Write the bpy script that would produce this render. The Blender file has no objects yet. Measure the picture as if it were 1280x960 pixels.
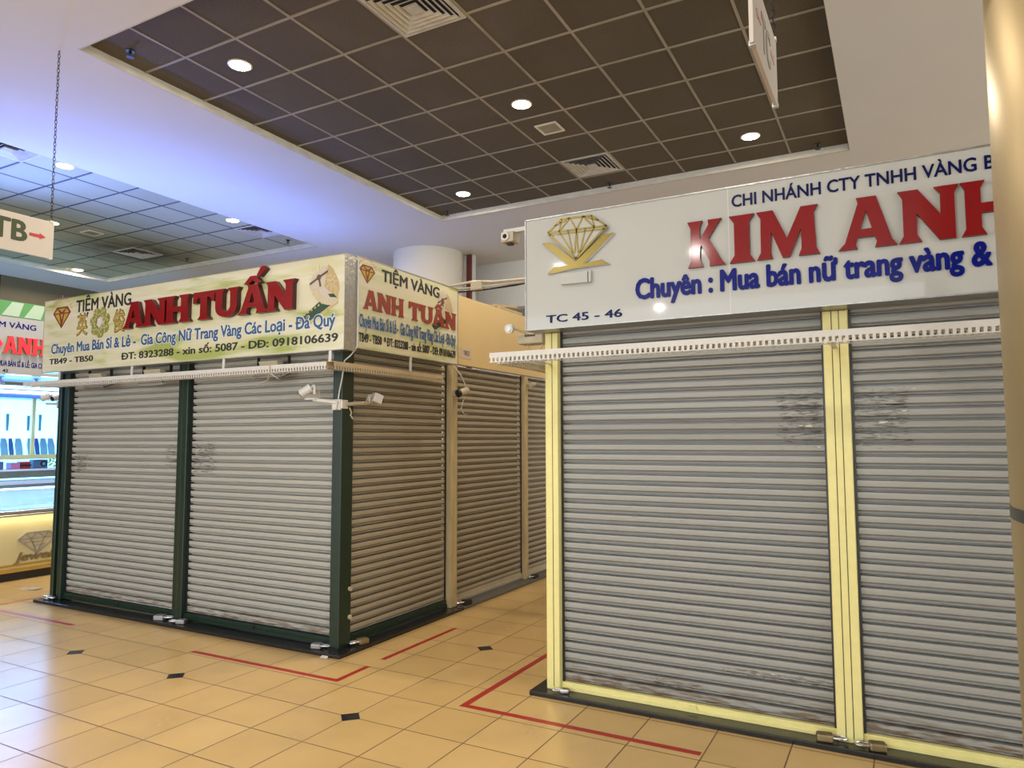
import bpy, math, random
from mathutils import Vector, Matrix
random.seed(4)
C = bpy.context.scene.collection
sc = bpy.context.scene
PI = math.pi

# ------------------------------------------------------------------ camera, world, lights, exposure
cam_data = bpy.data.cameras.new('camera')
cam_data.sensor_width = 36.0
cam_data.lens = 895.3 / 1280 * 36.0
cam_data.clip_start = 0.05
cam = bpy.data.objects.new('camera', cam_data)
C.objects.link(cam)
pitch, roll, yaw = math.radians(4.35), math.radians(-0.14), math.radians(28.32)
fw = Vector((-math.sin(yaw) * math.cos(pitch), math.cos(yaw) * math.cos(pitch), math.sin(pitch)))
r0 = Vector((math.cos(yaw), math.sin(yaw), 0))
u0 = r0.cross(fw)
rr = r0 * math.cos(roll) + u0 * math.sin(roll)
uu = -r0 * math.sin(roll) + u0 * math.cos(roll)
cam.matrix_world = Matrix(((rr.x, uu.x, -fw.x, 0), (rr.y, uu.y, -fw.y, 0), (rr.z, uu.z, -fw.z, 1.67), (0, 0, 0, 1)))
sc.camera = cam

world = bpy.data.worlds.new('hall_light')
sc.world = world
world.use_nodes = True
bg = world.node_tree.nodes['Background']
bg.inputs['Color'].default_value = (0.97, 1.0, 1.0, 1)
bg.inputs['Strength'].default_value = 1.0

vs = sc.view_settings
vs.view_transform = 'Standard'
vs.look = 'None'
vs.gamma = 1.0
vs.use_curve_mapping = False
vs.exposure = 1.60


def area(name, loc, size, power, col, rot=(0, 0, 0), size_y=None, shape='DISK', spread=PI):
    l = bpy.data.lights.new(name, 'AREA')
    l.energy = power
    l.color = col
    l.shape = shape
    l.size = size
    if size_y:
        l.size_y = size_y
    l.spread = spread
    o = bpy.data.objects.new(name, l)
    o.location = loc
    o.rotation_euler = rot
    C.objects.link(o)
    return o


WARM = (1.0, 0.84, 0.62)
NEUT = (1.0, 0.95, 0.88)
COOL = (0.15, 0.27, 1.0)
# ceiling lamps: first three placed from sign glints, last three added as fill
for lx, ly in ((-2.8, -3.1), (-5.2, -3.0), (-4.8, -7.7), (-3.7, 0.9), (-1.3, 1.0), (1.2, 0.8)):
    area('hall_and_fill_lamp', (lx, ly, 4.7), 0.13, 15, NEUT)

# ------------------------------------------------------------------ materials
MATS = {}


def mat(name, col, rough=0.5, metal=0.0, var=0.06, scale=9.0, emit=None, emit_s=0.0, bump=0.0, spec=0.5, alpha=1.0, trans=0.0, stretch=(1, 1, 1)):
    m = bpy.data.materials.new(name)
    m.use_nodes = True
    nt = m.node_tree
    b = nt.nodes['Principled BSDF']
    b.inputs['Roughness'].default_value = rough
    b.inputs['Metallic'].default_value = metal
    b.inputs['Specular IOR Level'].default_value = spec
    b.inputs['Transmission Weight'].default_value = trans
    b.inputs['Alpha'].default_value = alpha
    geo = nt.nodes.new('ShaderNodeNewGeometry')
    mp = nt.nodes.new('ShaderNodeMapping')
    mp.inputs['Scale'].default_value = stretch
    nt.links.new(geo.outputs['Position'], mp.inputs['Vector'])
    nz = nt.nodes.new('ShaderNodeTexNoise')
    nz.inputs['Scale'].default_value = scale
    nz.inputs['Detail'].default_value = 4
    nt.links.new(mp.outputs['Vector'], nz.inputs['Vector'])
    mix = nt.nodes.new('ShaderNodeMix')
    mix.data_type = 'RGBA'
    mix.inputs[6].default_value = tuple(max(0, c * (1 - var)) for c in col) + (1,)
    mix.inputs[7].default_value = tuple(min(1, c * (1 + var)) for c in col) + (1,)
    nt.links.new(nz.outputs['Fac'], mix.inputs[0])
    nt.links.new(mix.outputs[2], b.inputs['Base Color'])
    if emit:
        b.inputs['Emission Color'].default_value = tuple(emit) + (1,)
        b.inputs['Emission Strength'].default_value = emit_s
    if bump:
        bp = nt.nodes.new('ShaderNodeBump')
        bp.inputs['Strength'].default_value = bump
        bp.inputs['Distance'].default_value = 0.01
        nt.links.new(nz.outputs['Fac'], bp.inputs['Height'])
        nt.links.new(bp.outputs['Normal'], b.inputs['Normal'])
    MATS[name] = m
    return m


class NT:
    """small helper for longer node graphs"""
    def __init__(s, m):
        s.nt = m.node_tree
        s.b = s.nt.nodes['Principled BSDF']

    def n(s, t, **k):
        x = s.nt.nodes.new(t)
        for a, v in k.items():
            setattr(x, a, v)
        return x

    def l(s, a, b):
        s.nt.links.new(a, b)

    def math(s, op, a, b=None, c=None):
        x = s.n('ShaderNodeMath', operation=op)
        for i, v in enumerate((a, b, c)):
            if v is None:
                continue
            if isinstance(v, (int, float)):
                x.inputs[i].default_value = v
            else:
                s.l(v, x.inputs[i])
        return x.outputs[0]

    def mix(s, f, a, b):
        x = s.n('ShaderNodeMix', data_type='RGBA')
        for i, v in ((0, f), (6, a), (7, b)):
            if isinstance(v, (int, float)):
                x.inputs[i].default_value = v
            elif isinstance(v, tuple):
                x.inputs[i].default_value = v + (1,) if len(v) == 3 else v
            else:
                s.l(v, x.inputs[i])
        return x.outputs[2]

    def noise(s, scale, stretch=(1, 1, 1), detail=4, rot=(0, 0, 0), dist=0.0):
        g = s.n('ShaderNodeNewGeometry')
        mp = s.n('ShaderNodeMapping')
        mp.inputs['Scale'].default_value = stretch
        mp.inputs['Rotation'].default_value = rot
        s.l(g.outputs['Position'], mp.inputs['Vector'])
        x = s.n('ShaderNodeTexNoise')
        x.inputs['Scale'].default_value = scale
        x.inputs['Detail'].default_value = detail
        x.inputs['Distortion'].default_value = dist
        s.l(mp.outputs['Vector'], x.inputs['Vector'])
        return x.outputs['Fac']

    def ramp(s, f, stops):
        x = s.n('ShaderNodeValToRGB')
        e = x.color_ramp.elements
        while len(e) < len(stops):
            e.new(0.5)
        for i, (p, c) in enumerate(stops):
            e[i].position = p
            e[i].color = tuple(c) + (1,) if len(c) == 3 else c
        s.l(f, x.inputs[0])
        return x.outputs[0]

    def pos(s):
        g = s.n('ShaderNodeNewGeometry')
        x = s.n('ShaderNodeSeparateXYZ')
        s.l(g.outputs['Position'], x.inputs[0])
        return x.outputs

    def smooth(s, v, lo, hi):
        x = s.n('ShaderNodeMapRange', interpolation_type='SMOOTHSTEP')
        s.l(v, x.inputs[0])
        x.inputs[1].default_value = lo
        x.inputs[2].default_value = hi
        return x.outputs[0]


def blank(name, rough=0.5, metal=0.0):
    m = bpy.data.materials.new(name)
    m.use_nodes = True
    b = m.node_tree.nodes['Principled BSDF']
    b.inputs['Roughness'].default_value = rough
    b.inputs['Metallic'].default_value = metal
    MATS[name] = m
    return m, NT(m)


def tile_nodes(g, size, ox, oy, mortar, c1, c2, cm):
    geo = g.n('ShaderNodeNewGeometry')
    mp = g.n('ShaderNodeMapping')
    # keep the sampled range positive so that every cell hashes well
    mp.inputs['Location'].default_value = (-ox + 100 * size, -oy + 100 * size, 0)
    g.l(geo.outputs['Position'], mp.inputs['Vector'])
    br = g.n('ShaderNodeTexBrick')
    br.offset = 0.0
    br.offset_frequency = 1
    br.squash = 1.0
    br.inputs['Scale'].default_value = 1.0
    br.inputs['Brick Width'].default_value = size
    br.inputs['Row Height'].default_value = size
    br.inputs['Mortar Size'].default_value = mortar
    br.inputs['Mortar Smooth'].default_value = 0.1
    br.inputs['Color1'].default_value = c1 + (1,)
    br.inputs['Color2'].default_value = c2 + (1,)
    br.inputs['Mortar'].default_value = cm + (1,)
    g.l(mp.outputs['Vector'], br.inputs['Vector'])
    return br.outputs['Color'], br.outputs['Fac']


# floor: polished tan tiles 0.4 m
m_floor, g = blank('polished_tan_tile', 0.14)
TF, FX, FY = 0.39958, -2.97469, 3.45757
col, fac = tile_nodes(g, TF, FX, FY, 0.0042, (0.60, 0.41, 0.165), (0.68, 0.47, 0.20), (0.10, 0.06, 0.025))
speck = g.noise(320, detail=2)
cloud = g.noise(2.2, detail=3)
col = g.mix(g.ramp(speck, [(0.35, (0.0, 0.0, 0.0)), (0.7, (0.35, 0.35, 0.35))]), col, (0.38, 0.25, 0.11))
col = g.mix(g.ramp(cloud, [(0.45, (0.0, 0.0, 0.0)), (0.75, (0.25, 0.25, 0.25))]), col, (0.33, 0.23, 0.11))
g.l(col, g.b.inputs['Base Color'])
g.l(g.math('ADD', g.math('MULTIPLY', fac, 0.5), g.math('ADD', g.math('MULTIPLY', cloud, 0.12), 0.19)), g.b.inputs['Roughness'])
m_inlay = mat('black_granite_inlay', (0.02, 0.02, 0.024), 0.2)

# ceiling
m_soffit = mat('painted_plaster', (0.66, 0.645, 0.62), 0.75, var=0.04, scale=1.6, bump=0.05)
m_ledge = mat('worn_ledge_paint', (0.55, 0.52, 0.44), 0.7, var=0.25, scale=7, stretch=(1, 1, 3))
TC, CX, CY = 0.6, -4.5586, 4.4013
m_tile_b, g = blank('brown_stained_ceiling_tile', 0.85)
col, fac = tile_nodes(g, TC, CX, CY, 0.004, (0.09, 0.070, 0.041), (0.115, 0.090, 0.055), (0.06, 0.05, 0.035))
sp = g.noise(70, detail=6)
big = g.noise(1.3, detail=3)
col = g.mix(g.ramp(sp, [(0.42, (0, 0, 0)), (0.66, (0.6, 0.6, 0.6))]), col, (0.06, 0.048, 0.032))
col = g.mix(g.ramp(big, [(0.5, (0, 0, 0)), (0.8, (0.35, 0.35, 0.35))]), col, (0.15, 0.122, 0.09))
g.l(col, g.b.inputs['Base Color'])
m_tile_w, g = blank('pale_ceiling_tile', 0.6)
col, fac = tile_nodes(g, TC, CX - 3.65, CY, 0.017, (0.38, 0.37, 0.24), (0.46, 0.45, 0.30), (0.05, 0.05, 0.055))
px, py, pz = g.pos()
dx = g.math('ADD', px, 11.35)
dy = g.math('SUBTRACT', py, 7.55)
rad = g.math('SQRT', g.math('ADD', g.math('MULTIPLY', dx, dx), g.math('MULTIPLY', dy, dy)))
soot = g.math('MULTIPLY', g.smooth(rad, 1.5, 0.15), g.ramp(g.noise(2.5, detail=5), [(0.3, (0.4, 0.4, 0.4)), (0.65, (1, 1, 1))]))
col = g.mix(soot, col, (0.035, 0.033, 0.03))
g.l(col, g.b.inputs['Base Color'])
m_tbar = mat('ceiling_tee_bar', (0.30, 0.26, 0.19), 0.5, var=0.35, scale=4)
m_tbar_d = mat('dark_tee_bar', (0.05, 0.05, 0.055), 0.6, var=0.3)
m_wall = mat('pale_wall_paint', (0.55, 0.55, 0.54), 0.8, var=0.04, scale=2)
m_olive = mat('olive_wall_paint', (0.115, 0.09, 0.045), 0.7, var=0.12, scale=2)

# shutters: grey enamel slats with scuffs, peeled patches and rusty bottoms
SH_SCUFF = {'right': [((-0.50, 4.45, 1.78), (0.17, 0.3, 0.22)), ((-0.08, 4.45, 1.78), (0.20, 0.3, 0.22)), ((-0.62, 4.45, 0.30), (0.5, 0.3, 0.03)), ((-1.25, 4.45, 0.17), (0.25, 0.3, 0.04))],
            'left': [((-5.62, 4.45, 1.50), (0.22, 0.3, 0.20)), ((-6.05, 4.45, 1.50), (0.12, 0.3, 0.16)), ((-7.5, 4.45, 1.42), (0.2, 0.3, 0.14))],
            'aisle': []}


def shutter_mat(name, base, centers, rust_h, grime):
    m, g = blank(name, 0.42, 0.0)
    px, py, pz = g.pos()
    streak = g.noise(5, stretch=(0.9, 0.9, 26), detail=5)
    col = g.mix(streak, tuple(c * 0.88 for c in base), tuple(min(1, c * 1.12) for c in base))
    fine = g.noise(26, stretch=(0.6, 0.6, 7), detail=6, dist=0.4)
    patch = None
    for (cx, cy, cz), (sx, sy, sz) in centers:
        ax = g.math('DIVIDE', g.math('ABSOLUTE', g.math('SUBTRACT', px, cx)), sx)
        az = g.math('DIVIDE', g.math('ABSOLUTE', g.math('SUBTRACT', pz, cz)), sz)
        e = g.smooth(g.math('MAXIMUM', ax, az), 1.15, 0.45)
        patch = e if patch is None else g.math('MAXIMUM', patch, e)
    if patch is not None:
        f = g.math('GREATER_THAN', g.math('ADD', fine, g.math('MULTIPLY', patch, 0.27)), 0.80)
        f = g.math('MULTIPLY', f, g.math('GREATER_THAN', patch, 0.02))
        col = g.mix(g.math('MULTIPLY', f, 0.85), col, (0.085, 0.078, 0.068))
        f2 = g.math('MULTIPLY', g.math('GREATER_THAN', g.math('ADD', g.noise(13, stretch=(1, 1, 3)), g.math('MULTIPLY', patch, 0.2)), 0.87), g.math('GREATER_THAN', patch, 0.02))
        col = g.mix(f2, col, (0.62, 0.6, 0.55))
    sc_ = g.math('GREATER_THAN', g.noise(9, stretch=(1.0, 1.0, 16), detail=8), 0.70)
    col = g.mix(g.math('MULTIPLY', sc_, 0.5), col, (0.12, 0.11, 0.10))
    rust = g.math('MULTIPLY', g.smooth(pz, rust_h, rust_h * 0.45), g.ramp(g.noise(24, stretch=(0.4, 0.4, 3), detail=6), [(0.42, (0, 0, 0)), (0.6, (1, 1, 1))]))
    col = g.mix(g.math('MULTIPLY', rust, 0.85), col, (0.14, 0.085, 0.045))
    g.l(col, g.b.inputs['Base Color'])
    g.l(g.math('ADD', g.math('MULTIPLY', streak, 0.25), 0.28), g.b.inputs['Roughness'])
    return m


m_sh_r = shutter_mat('grey_enamel_slats', (0.305, 0.308, 0.295), SH_SCUFF['right'], 0.24, 0)
m_sh_l = shutter_mat('pale_grey_enamel_slats', (0.37, 0.368, 0.345), SH_SCUFF['left'], 0.24, 0)
m_sh_a = shutter_mat('brownish_enamel_slats', (0.33, 0.29, 0.22), SH_SCUFF['aisle'], 0.02, 0)  # browner base colour for the aisle shutters

m_green = mat('dark_green_enamel', (0.006, 0.022, 0.014), 0.35, var=0.4, scale=14)
m_cream_post = mat('yellowed_cream_enamel', (0.45, 0.36, 0.20), 0.5, var=0.35, scale=10, stretch=(2, 2, 0.5))
m_yellow = mat('pale_yellow_enamel', (0.76, 0.70, 0.30), 0.4, var=0.1, scale=16)
m_black = mat('black_granite', (0.012, 0.012, 0.014), 0.22, var=0.4, scale=30)
m_gstone = mat('grey_granite', (0.10, 0.095, 0.08), 0.35, var=0.3, scale=40)
m_seam = mat('dark_seam', (0.07, 0.06, 0.02), 0.8)
m_galv = mat('galvanised_steel', (0.55, 0.55, 0.54), 0.4, 0.6, var=0.2)
m_white = mat('white_plastic', (0.56, 0.55, 0.53), 0.4)
m_white_old = mat('aged_white_plastic', (0.42, 0.37, 0.27), 0.5, var=0.12)
m_wood = mat('dusty_beige_lid', (0.42, 0.33, 0.20), 0.6, var=0.15)
m_brass = mat('lock_brass', (0.28, 0.22, 0.12), 0.4, 0.7, var=0.3, scale=40)
m_steel = mat('bright_steel', (0.62, 0.62, 0.64), 0.25, 0.9)
m_dark = mat('black_plastic', (0.015, 0.015, 0.016), 0.35)
m_lens = mat('dark_lens_glass', (0.01, 0.01, 0.012), 0.08)
m_foil = mat('silver_foil_edge', (0.36, 0.36, 0.35), 0.3, 0.7, var=0.3, scale=30, bump=0.4)
m_signwhite = mat('glossy_white_acrylic', (0.45, 0.46, 0.45), 0.045, var=0.02, scale=3)
m_red = mat('crimson_acrylic', (0.20, 0.006, 0.010), 0.1, spec=0.35, var=0.08)
m_redprint = mat('brick_red_print', (0.24, 0.03, 0.015), 0.5)
m_rededge = mat('dark_maroon_side', (0.05, 0.004, 0.006), 0.35)
m_blue = mat('royal_blue_acrylic', (0.003, 0.008, 0.16), 0.15, spec=0.15)
m_navy = mat('navy_acrylic', (0.005, 0.008, 0.07), 0.2, spec=0.15)
m_ink = mat('black_ink', (0.015, 0.015, 0.018), 0.4)
m_bluep = mat('blue_print', (0.02, 0.085, 0.21), 0.4)
m_outline = mat('white_print_outline', (0.62, 0.63, 0.62), 0.4)
m_goldac = mat('gold_acrylic', (0.27, 0.205, 0.04), 0.22, 0.35)
m_goldpr = mat('gold_print', (0.42, 0.29, 0.04), 0.4)
m_maroonpr = mat('maroon_print', (0.17, 0.03, 0.02), 0.4)
m_pinkpr = mat('rose_print', (0.55, 0.2, 0.2), 0.5)
m_creampr = mat('ivory_print', (0.50, 0.44, 0.30), 0.4, var=0.15, scale=30)
m_tanpr = mat('tan_print', (0.45, 0.34, 0.17), 0.4, var=0.4, scale=60)
m_brownpr = mat('umber_print', (0.10, 0.06, 0.035), 0.4)
m_olivepr = mat('olive_gold_print', (0.24, 0.23, 0.06), 0.35, var=0.5, scale=70)
m_olivebead = mat('pale_olive_print', (0.40, 0.40, 0.18), 0.35, var=0.3, scale=80)
m_gempr = mat('dark_green_gem_print', (0.02, 0.06, 0.03), 0.3, var=0.9, scale=120)
m_tape = mat('red_floor_tape', (0.36, 0.022, 0.018), 0.4, var=0.2, scale=12)
m_cream = mat('cream_board', (0.60, 0.46, 0.24), 0.6, var=0.06, scale=3)
m_colwhite = mat('column_plaster', (0.62, 0.58, 0.50), 0.6, var=0.05, scale=2)
m_redpipe = mat('dark_red_enamel', (0.11, 0.018, 0.01), 0.4)
m_goldcol = mat('brushed_gold_cladding', (0.36, 0.27, 0.12), 0.36, 0.6, var=0.06, scale=5, stretch=(1, 1, 0.3))
m_lamp = mat('lamp_diffuser', (0.9, 0.9, 0.85), 0.4, emit=(1.0, 0.86, 0.62), emit_s=9.0)
m_ringmetal = mat('lamp_trim', (0.75, 0.68, 0.52), 0.35, 0.2)
m_vent = mat('vent_enamel', (0.50, 0.47, 0.40), 0.45, var=0.3, scale=10)
m_ventdark = mat('vent_shaft', (0.012, 0.012, 0.012), 0.9)
m_hang = mat('ivory_sign_sheet', (0.50, 0.45, 0.40), 0.4, var=0.03)
m_signgreen = mat('dark_olive_vinyl', (0.035, 0.05, 0.015), 0.5)
m_arrow = mat('red_vinyl', (0.42, 0.03, 0.04), 0.5)
m_greyprint = mat('pale_grey_vinyl', (0.30, 0.28, 0.24), 0.5)  # washed-out look at the grazing view is put into this colour
m_pinkarrow = mat('pale_pink_vinyl', (0.55, 0.32, 0.28), 0.5)  # paler than the arrow red of the TB sign

# printed swirl background of the cream and green signboards
m_swirl, g = blank('cream_green_print', 0.22)
n1 = g.noise(0.9, stretch=(1.0, 1.0, 5.0), rot=(0.0, 0.22, 0.0), detail=3, dist=1.0)
n2 = g.noise(1.6, stretch=(0.8, 0.8, 7.0), rot=(0.0, -0.35, 0.0), detail=2, dist=0.6)
c1 = g.ramp(n1, [(0.40, (0.60, 0.57, 0.43)), (0.53, (0.56, 0.55, 0.35)), (0.66, (0.33, 0.38, 0.12))])
col = g.mix(g.ramp(n2, [(0.50, (0, 0, 0)), (0.70, (0.8, 0.8, 0.8))]), c1, (0.66, 0.64, 0.54))
g.l(col, g.b.inputs['Base Color'])

# ------------------------------------------------------------------ mesh helpers


class MB:
    def __init__(s):
        s.v = []
        s.f = []
        s.mi = []
        s.cur = 0

    def add(s, vs_, fs):
        k = len(s.v)
        s.v += [tuple(p) for p in vs_]
        s.f += [tuple(i + k for i in f) for f in fs]
        s.mi += [s.cur] * len(fs)
        return s

    def box(s, x0, x1, y0, y1, z0, z1):
        return s.add([(x, y, z) for z in (z0, z1) for y in (y0, y1) for x in (x0, x1)],
                     [(0, 2, 3, 1), (4, 5, 7, 6), (0, 1, 5, 4), (1, 3, 7, 5), (3, 2, 6, 7), (2, 0, 4, 6)])

    def obox(s, M, hx, hy, hz):
        """box with half sizes hx, hy, hz placed by matrix M"""
        vs_ = [M @ Vector((x, y, z)) for z in (-hz, hz) for y in (-hy, hy) for x in (-hx, hx)]
        return s.add(vs_, [(0, 2, 3, 1), (4, 5, 7, 6), (0, 1, 5, 4), (1, 3, 7, 5), (3, 2, 6, 7), (2, 0, 4, 6)])

    def quad(s, a, b, c, d):
        return s.add([a, b, c, d], [(0, 1, 2, 3)])

    def cyl(s, p0, p1, ra, rb=None, n=20, caps=True):
        rb = ra if rb is None else rb
        p0, p1 = Vector(p0), Vector(p1)
        d = (p1 - p0).normalized()
        a = d.orthogonal().normalized()
        b = d.cross(a)
        vs_ = [p + (a * math.cos(t) + b * math.sin(t)) * q for p, q in ((p0, ra), (p1, rb)) for t in [2 * PI * i / n for i in range(n)]]
        fs = [(i, (i + 1) % n, n + (i + 1) % n, n + i) for i in range(n)]
        if caps:
            fs += [tuple(range(n))[::-1], tuple(range(n, 2 * n))]
        return s.add(vs_, fs)

    def tube(s, pts, r, n=8):
        pts = [Vector(p) for p in pts]
        rings = []
        prev = None
        for i, p in enumerate(pts):
            d = (pts[min(i + 1, len(pts) - 1)] - pts[max(i - 1, 0)]).normalized()
            a = d.orthogonal().normalized() if prev is None else (prev - d * prev.dot(d)).normalized()
            prev = a
            b = d.cross(a)
            rings.append([p + (a * math.cos(2 * PI * j / n) + b * math.sin(2 * PI * j / n)) * r for j in range(n)])
        vs_ = [q for rg in rings for q in rg]
        fs = [(i * n + j, i * n + (j + 1) % n, (i + 1) * n + (j + 1) % n, (i + 1) * n + j) for i in range(len(pts) - 1) for j in range(n)]
        fs += [tuple(range(n))[::-1], tuple(range((len(pts) - 1) * n, len(pts) * n))]
        return s.add(vs_, fs)

    def lathe(s, c, prof, n=32, axis='z'):
        """prof = [(radius, height)...] about the vertical through c"""
        vs_, fs = [], []
        for (r, h) in prof:
            for i in range(n):
                t = 2 * PI * i / n
                vs_.append((c[0] + r * math.cos(t), c[1] + r * math.sin(t), c[2] + h))
        m = len(prof)
        for k in range(m - 1):
            for i in range(n):
                fs.append((k * n + i, k * n + (i + 1) % n, (k + 1) * n + (i + 1) % n, (k + 1) * n + i))
        fs.append(tuple(range(n))[::-1])
        fs.append(tuple(range((m - 1) * n, m * n)))
        return s.add(vs_, fs)

    def prism(s, poly, pm, d0, d1):
        """2-d polygon (s,z) through plane map pm(s,z,d), between offsets d0 and d1 (d1 nearer to the viewer)"""
        n = len(poly)
        vs_ = [pm(a, b, d0) for a, b in poly] + [pm(a, b, d1) for a, b in poly]
        fs = [tuple(range(n))[::-1], tuple(range(n, 2 * n))] + [(i, (i + 1) % n, n + (i + 1) % n, n + i) for i in range(n)]
        return s.add(vs_, fs)

    def line(s, a, b, w, pm, d0, d1):
        ax, az = a
        bx, bz = b
        L = math.hypot(bx - ax, bz - az) or 1
        nx, nz = -(bz - az) / L * w / 2, (bx - ax) / L * w / 2
        return s.prism([(ax + nx, az + nz), (ax - nx, az - nz), (bx - nx, bz - nz), (bx + nx, bz + nz)], pm, d0, d1)

    def build(s, name, mats, parent=None, smooth=False, bevel=0.0):
        return link(name, s.v, s.f, mats, parent, smooth, bevel, s.mi)


def root_loc(o):
    while o.parent:
        o = o.parent
    return o.location.copy()


def link(name, v, f, mats, parent=None, smooth=False, bevel=0.0, mi=None):
    off = root_loc(parent) if parent else Vector((0, 0, 0))
    me = bpy.data.meshes.new(name)
    if not parent and v:
        # a thing that is one mesh gets its origin at its base
        xs, ys, zs = zip(*[(p[0], p[1], p[2]) for p in v])
        off = Vector(((min(xs) + max(xs)) / 2, (min(ys) + max(ys)) / 2, min(zs)))
    me.from_pydata([(p[0] - off.x, p[1] - off.y, p[2] - off.z) for p in v], [], f)
    if not isinstance(mats, (list, tuple)):
        mats = [mats]
    for m in mats:
        me.materials.append(m)
    if mi and len(mats) > 1:
        for p, i in zip(me.polygons, mi):
            p.material_index = i
    me.validate()
    import bmesh
    b = bmesh.new()
    b.from_mesh(me)
    bmesh.ops.recalc_face_normals(b, faces=b.faces)
    b.to_mesh(me)
    b.free()
    if smooth:
        for p in me.polygons:
            p.use_smooth = True
        me.set_sharp_from_angle(angle=math.radians(38))
    o = bpy.data.objects.new(name, me)
    C.objects.link(o)
    if parent:
        o.parent = parent
    else:
        o.location = off
    if bevel:
        bv = o.modifiers.new('edge', 'BEVEL')
        bv.width = bevel
        bv.segments = 2
        bv.limit_method = 'ANGLE'
    return o


def tag(o, label, cat, group=None, kind=None):
    if label:
        o['label'] = label
    if cat:
        o['category'] = cat
    if group:
        o['group'] = group
    if kind:
        o['kind'] = kind
    return o


def thing(name, label, cat, loc=(0, 0, 0), group=None):
    o = bpy.data.objects.new(name, None)
    o.empty_display_size = 0.1
    C.objects.link(o)
    o.location = loc
    return tag(o, label, cat, group)


def dup(src, loc, rotz=0.0, label=None, group=None):
    def cp(o, par):
        c = o.copy()
        C.objects.link(c)
        if par:
            c.parent = par
        for ch in list(o.children):
            cp(ch, c)
        return c
    r = cp(src, None)
    r.location = loc
    r.rotation_euler = (0, 0, rotz)
    return tag(r, label, None, group)


def struct(o):
    o['kind'] = 'structure'
    return o


# plane maps: s runs to the viewer's right, z up, d towards the viewer
def front(y0):
    return lambda s, z, d: (s, y0 - d, z)


def side(x0):
    return lambda s, z, d: (x0 + d, s, z)


CAP = 0.6835


def text(name, s, pm, left, right, base, cap, mats, parent, d0=0.0005, depth=0.002, fat=0.0, bevel=0.0, space=1.0):
    """lettering as a mesh: fitted between left and right, with the given baseline and capital height"""
    cu = bpy.data.curves.new(name, 'FONT')
    cu.body = s.replace('Đ', 'D')
    cu.space_character = space
    cu.resolution_u = 3
    cu.extrude = 0.5
    o = bpy.data.objects.new(name, cu)
    C.objects.link(o)
    bpy.context.view_layer.update()
    dg = bpy.context.evaluated_depsgraph_get()
    me = bpy.data.meshes.new_from_object(o.evaluated_get(dg))
    bpy.data.objects.remove(o)
    vs_ = [p.co.copy() for p in me.vertices]
    fs = [tuple(p.vertices) for p in me.polygons]
    if 'Đ' in s:
        for i, chh in enumerate(s):
            if chh != 'Đ':
                continue
            c2 = bpy.data.curves.new(name, 'FONT')
            c2.body = s[:i].replace('Đ', 'D') + 'I'
            c2.space_character = space
            o2 = bpy.data.objects.new(name, c2)
            C.objects.link(o2)
            bpy.context.view_layer.update()
            m2 = bpy.data.meshes.new_from_object(o2.evaluated_get(bpy.context.evaluated_depsgraph_get()))
            bpy.data.objects.remove(o2)
            xr = max(p.co.x for p in m2.vertices)
            bpy.data.meshes.remove(m2)
            k0 = len(vs_)
            vs_ += [Vector((x, y, z)) for z in (-.5, .5 - 1e-5 / depth) for x, y in ((xr - .16, .31), (xr + .22, .31), (xr + .22, .385), (xr - .16, .385))]
            fs += [tuple(j + k0 for j in f) for f in ((3, 2, 1, 0), (4, 5, 6, 7), (0, 1, 5, 4), (1, 2, 6, 5), (2, 3, 7, 6), (3, 0, 4, 7))]
    if fat:
        # heavier strokes: the same outlines laid down again a little to each side
        base_v, base_f = list(vs_), list(fs)
        for ci, (ox, oy) in enumerate(((-fat, 0), (fat, 0), (0, -fat * .7), (0, fat * .7), (-fat * .7, fat * .5), (fat * .7, fat * .5), (-fat * .7, -fat * .5), (fat * .7, -fat * .5))):
            k0 = len(vs_)
            vs_ += [Vector((p.x + ox, p.y + oy, p.z + (ci + 1) * 4e-5 / depth)) for p in base_v]
            fs += [tuple(i + k0 for i in f) for f in base_f]
    x0 = min(p.x for p in vs_)
    x1 = max(p.x for p in vs_)
    k = (right - left) / (x1 - x0)
    out = [pm(left + (p.x - x0) * k, base + p.y * cap / CAP, d0 + (p.z + 0.5) * depth) for p in vs_]
    bpy.data.meshes.remove(me)
    # one mesh per word
    words_ = s.split(' ')
    cuts = []
    for i in range(1, len(words_)):
        if not words_[i]:
            continue
        c2 = bpy.data.curves.new(name, 'FONT')
        c2.body = ' '.join(words_[:i]).rstrip().replace('Đ', 'D')
        c2.space_character = space
        o2 = bpy.data.objects.new(name, c2)
        C.objects.link(o2)
        bpy.context.view_layer.update()
        m2 = bpy.data.meshes.new_from_object(o2.evaluated_get(bpy.context.evaluated_depsgraph_get()))
        bpy.data.objects.remove(o2)
        cuts.append(max(p.co.x for p in m2.vertices) + .06)
        bpy.data.meshes.remove(m2)
    cuts.sort()
    groups = [[] for _ in range(len(cuts) + 1)]
    for f in fs:
        cx = sum(vs_[i].x for i in f) / len(f)
        groups[sum(cx > c for c in cuts)].append(f)
    for gfs in groups:
        used = sorted({i for f in gfs for i in f})
        if not used:
            continue
        mp = {i: k for k, i in enumerate(used)}
        link(name, [out[i] for i in used], [tuple(mp[i] for i in f) for f in gfs], mats, parent)


# bold letter shapes, height 1; list of (outline, holes)
S_ = 0.08


def arc(cx, cy, rx, ry, a0, a1, n=10):
    return [(cx + rx * math.cos(math.radians(a0 + (a1 - a0) * i / n)), cy + ry * math.sin(math.radians(a0 + (a1 - a0) * i / n))) for i in range(n + 1)]


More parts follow.
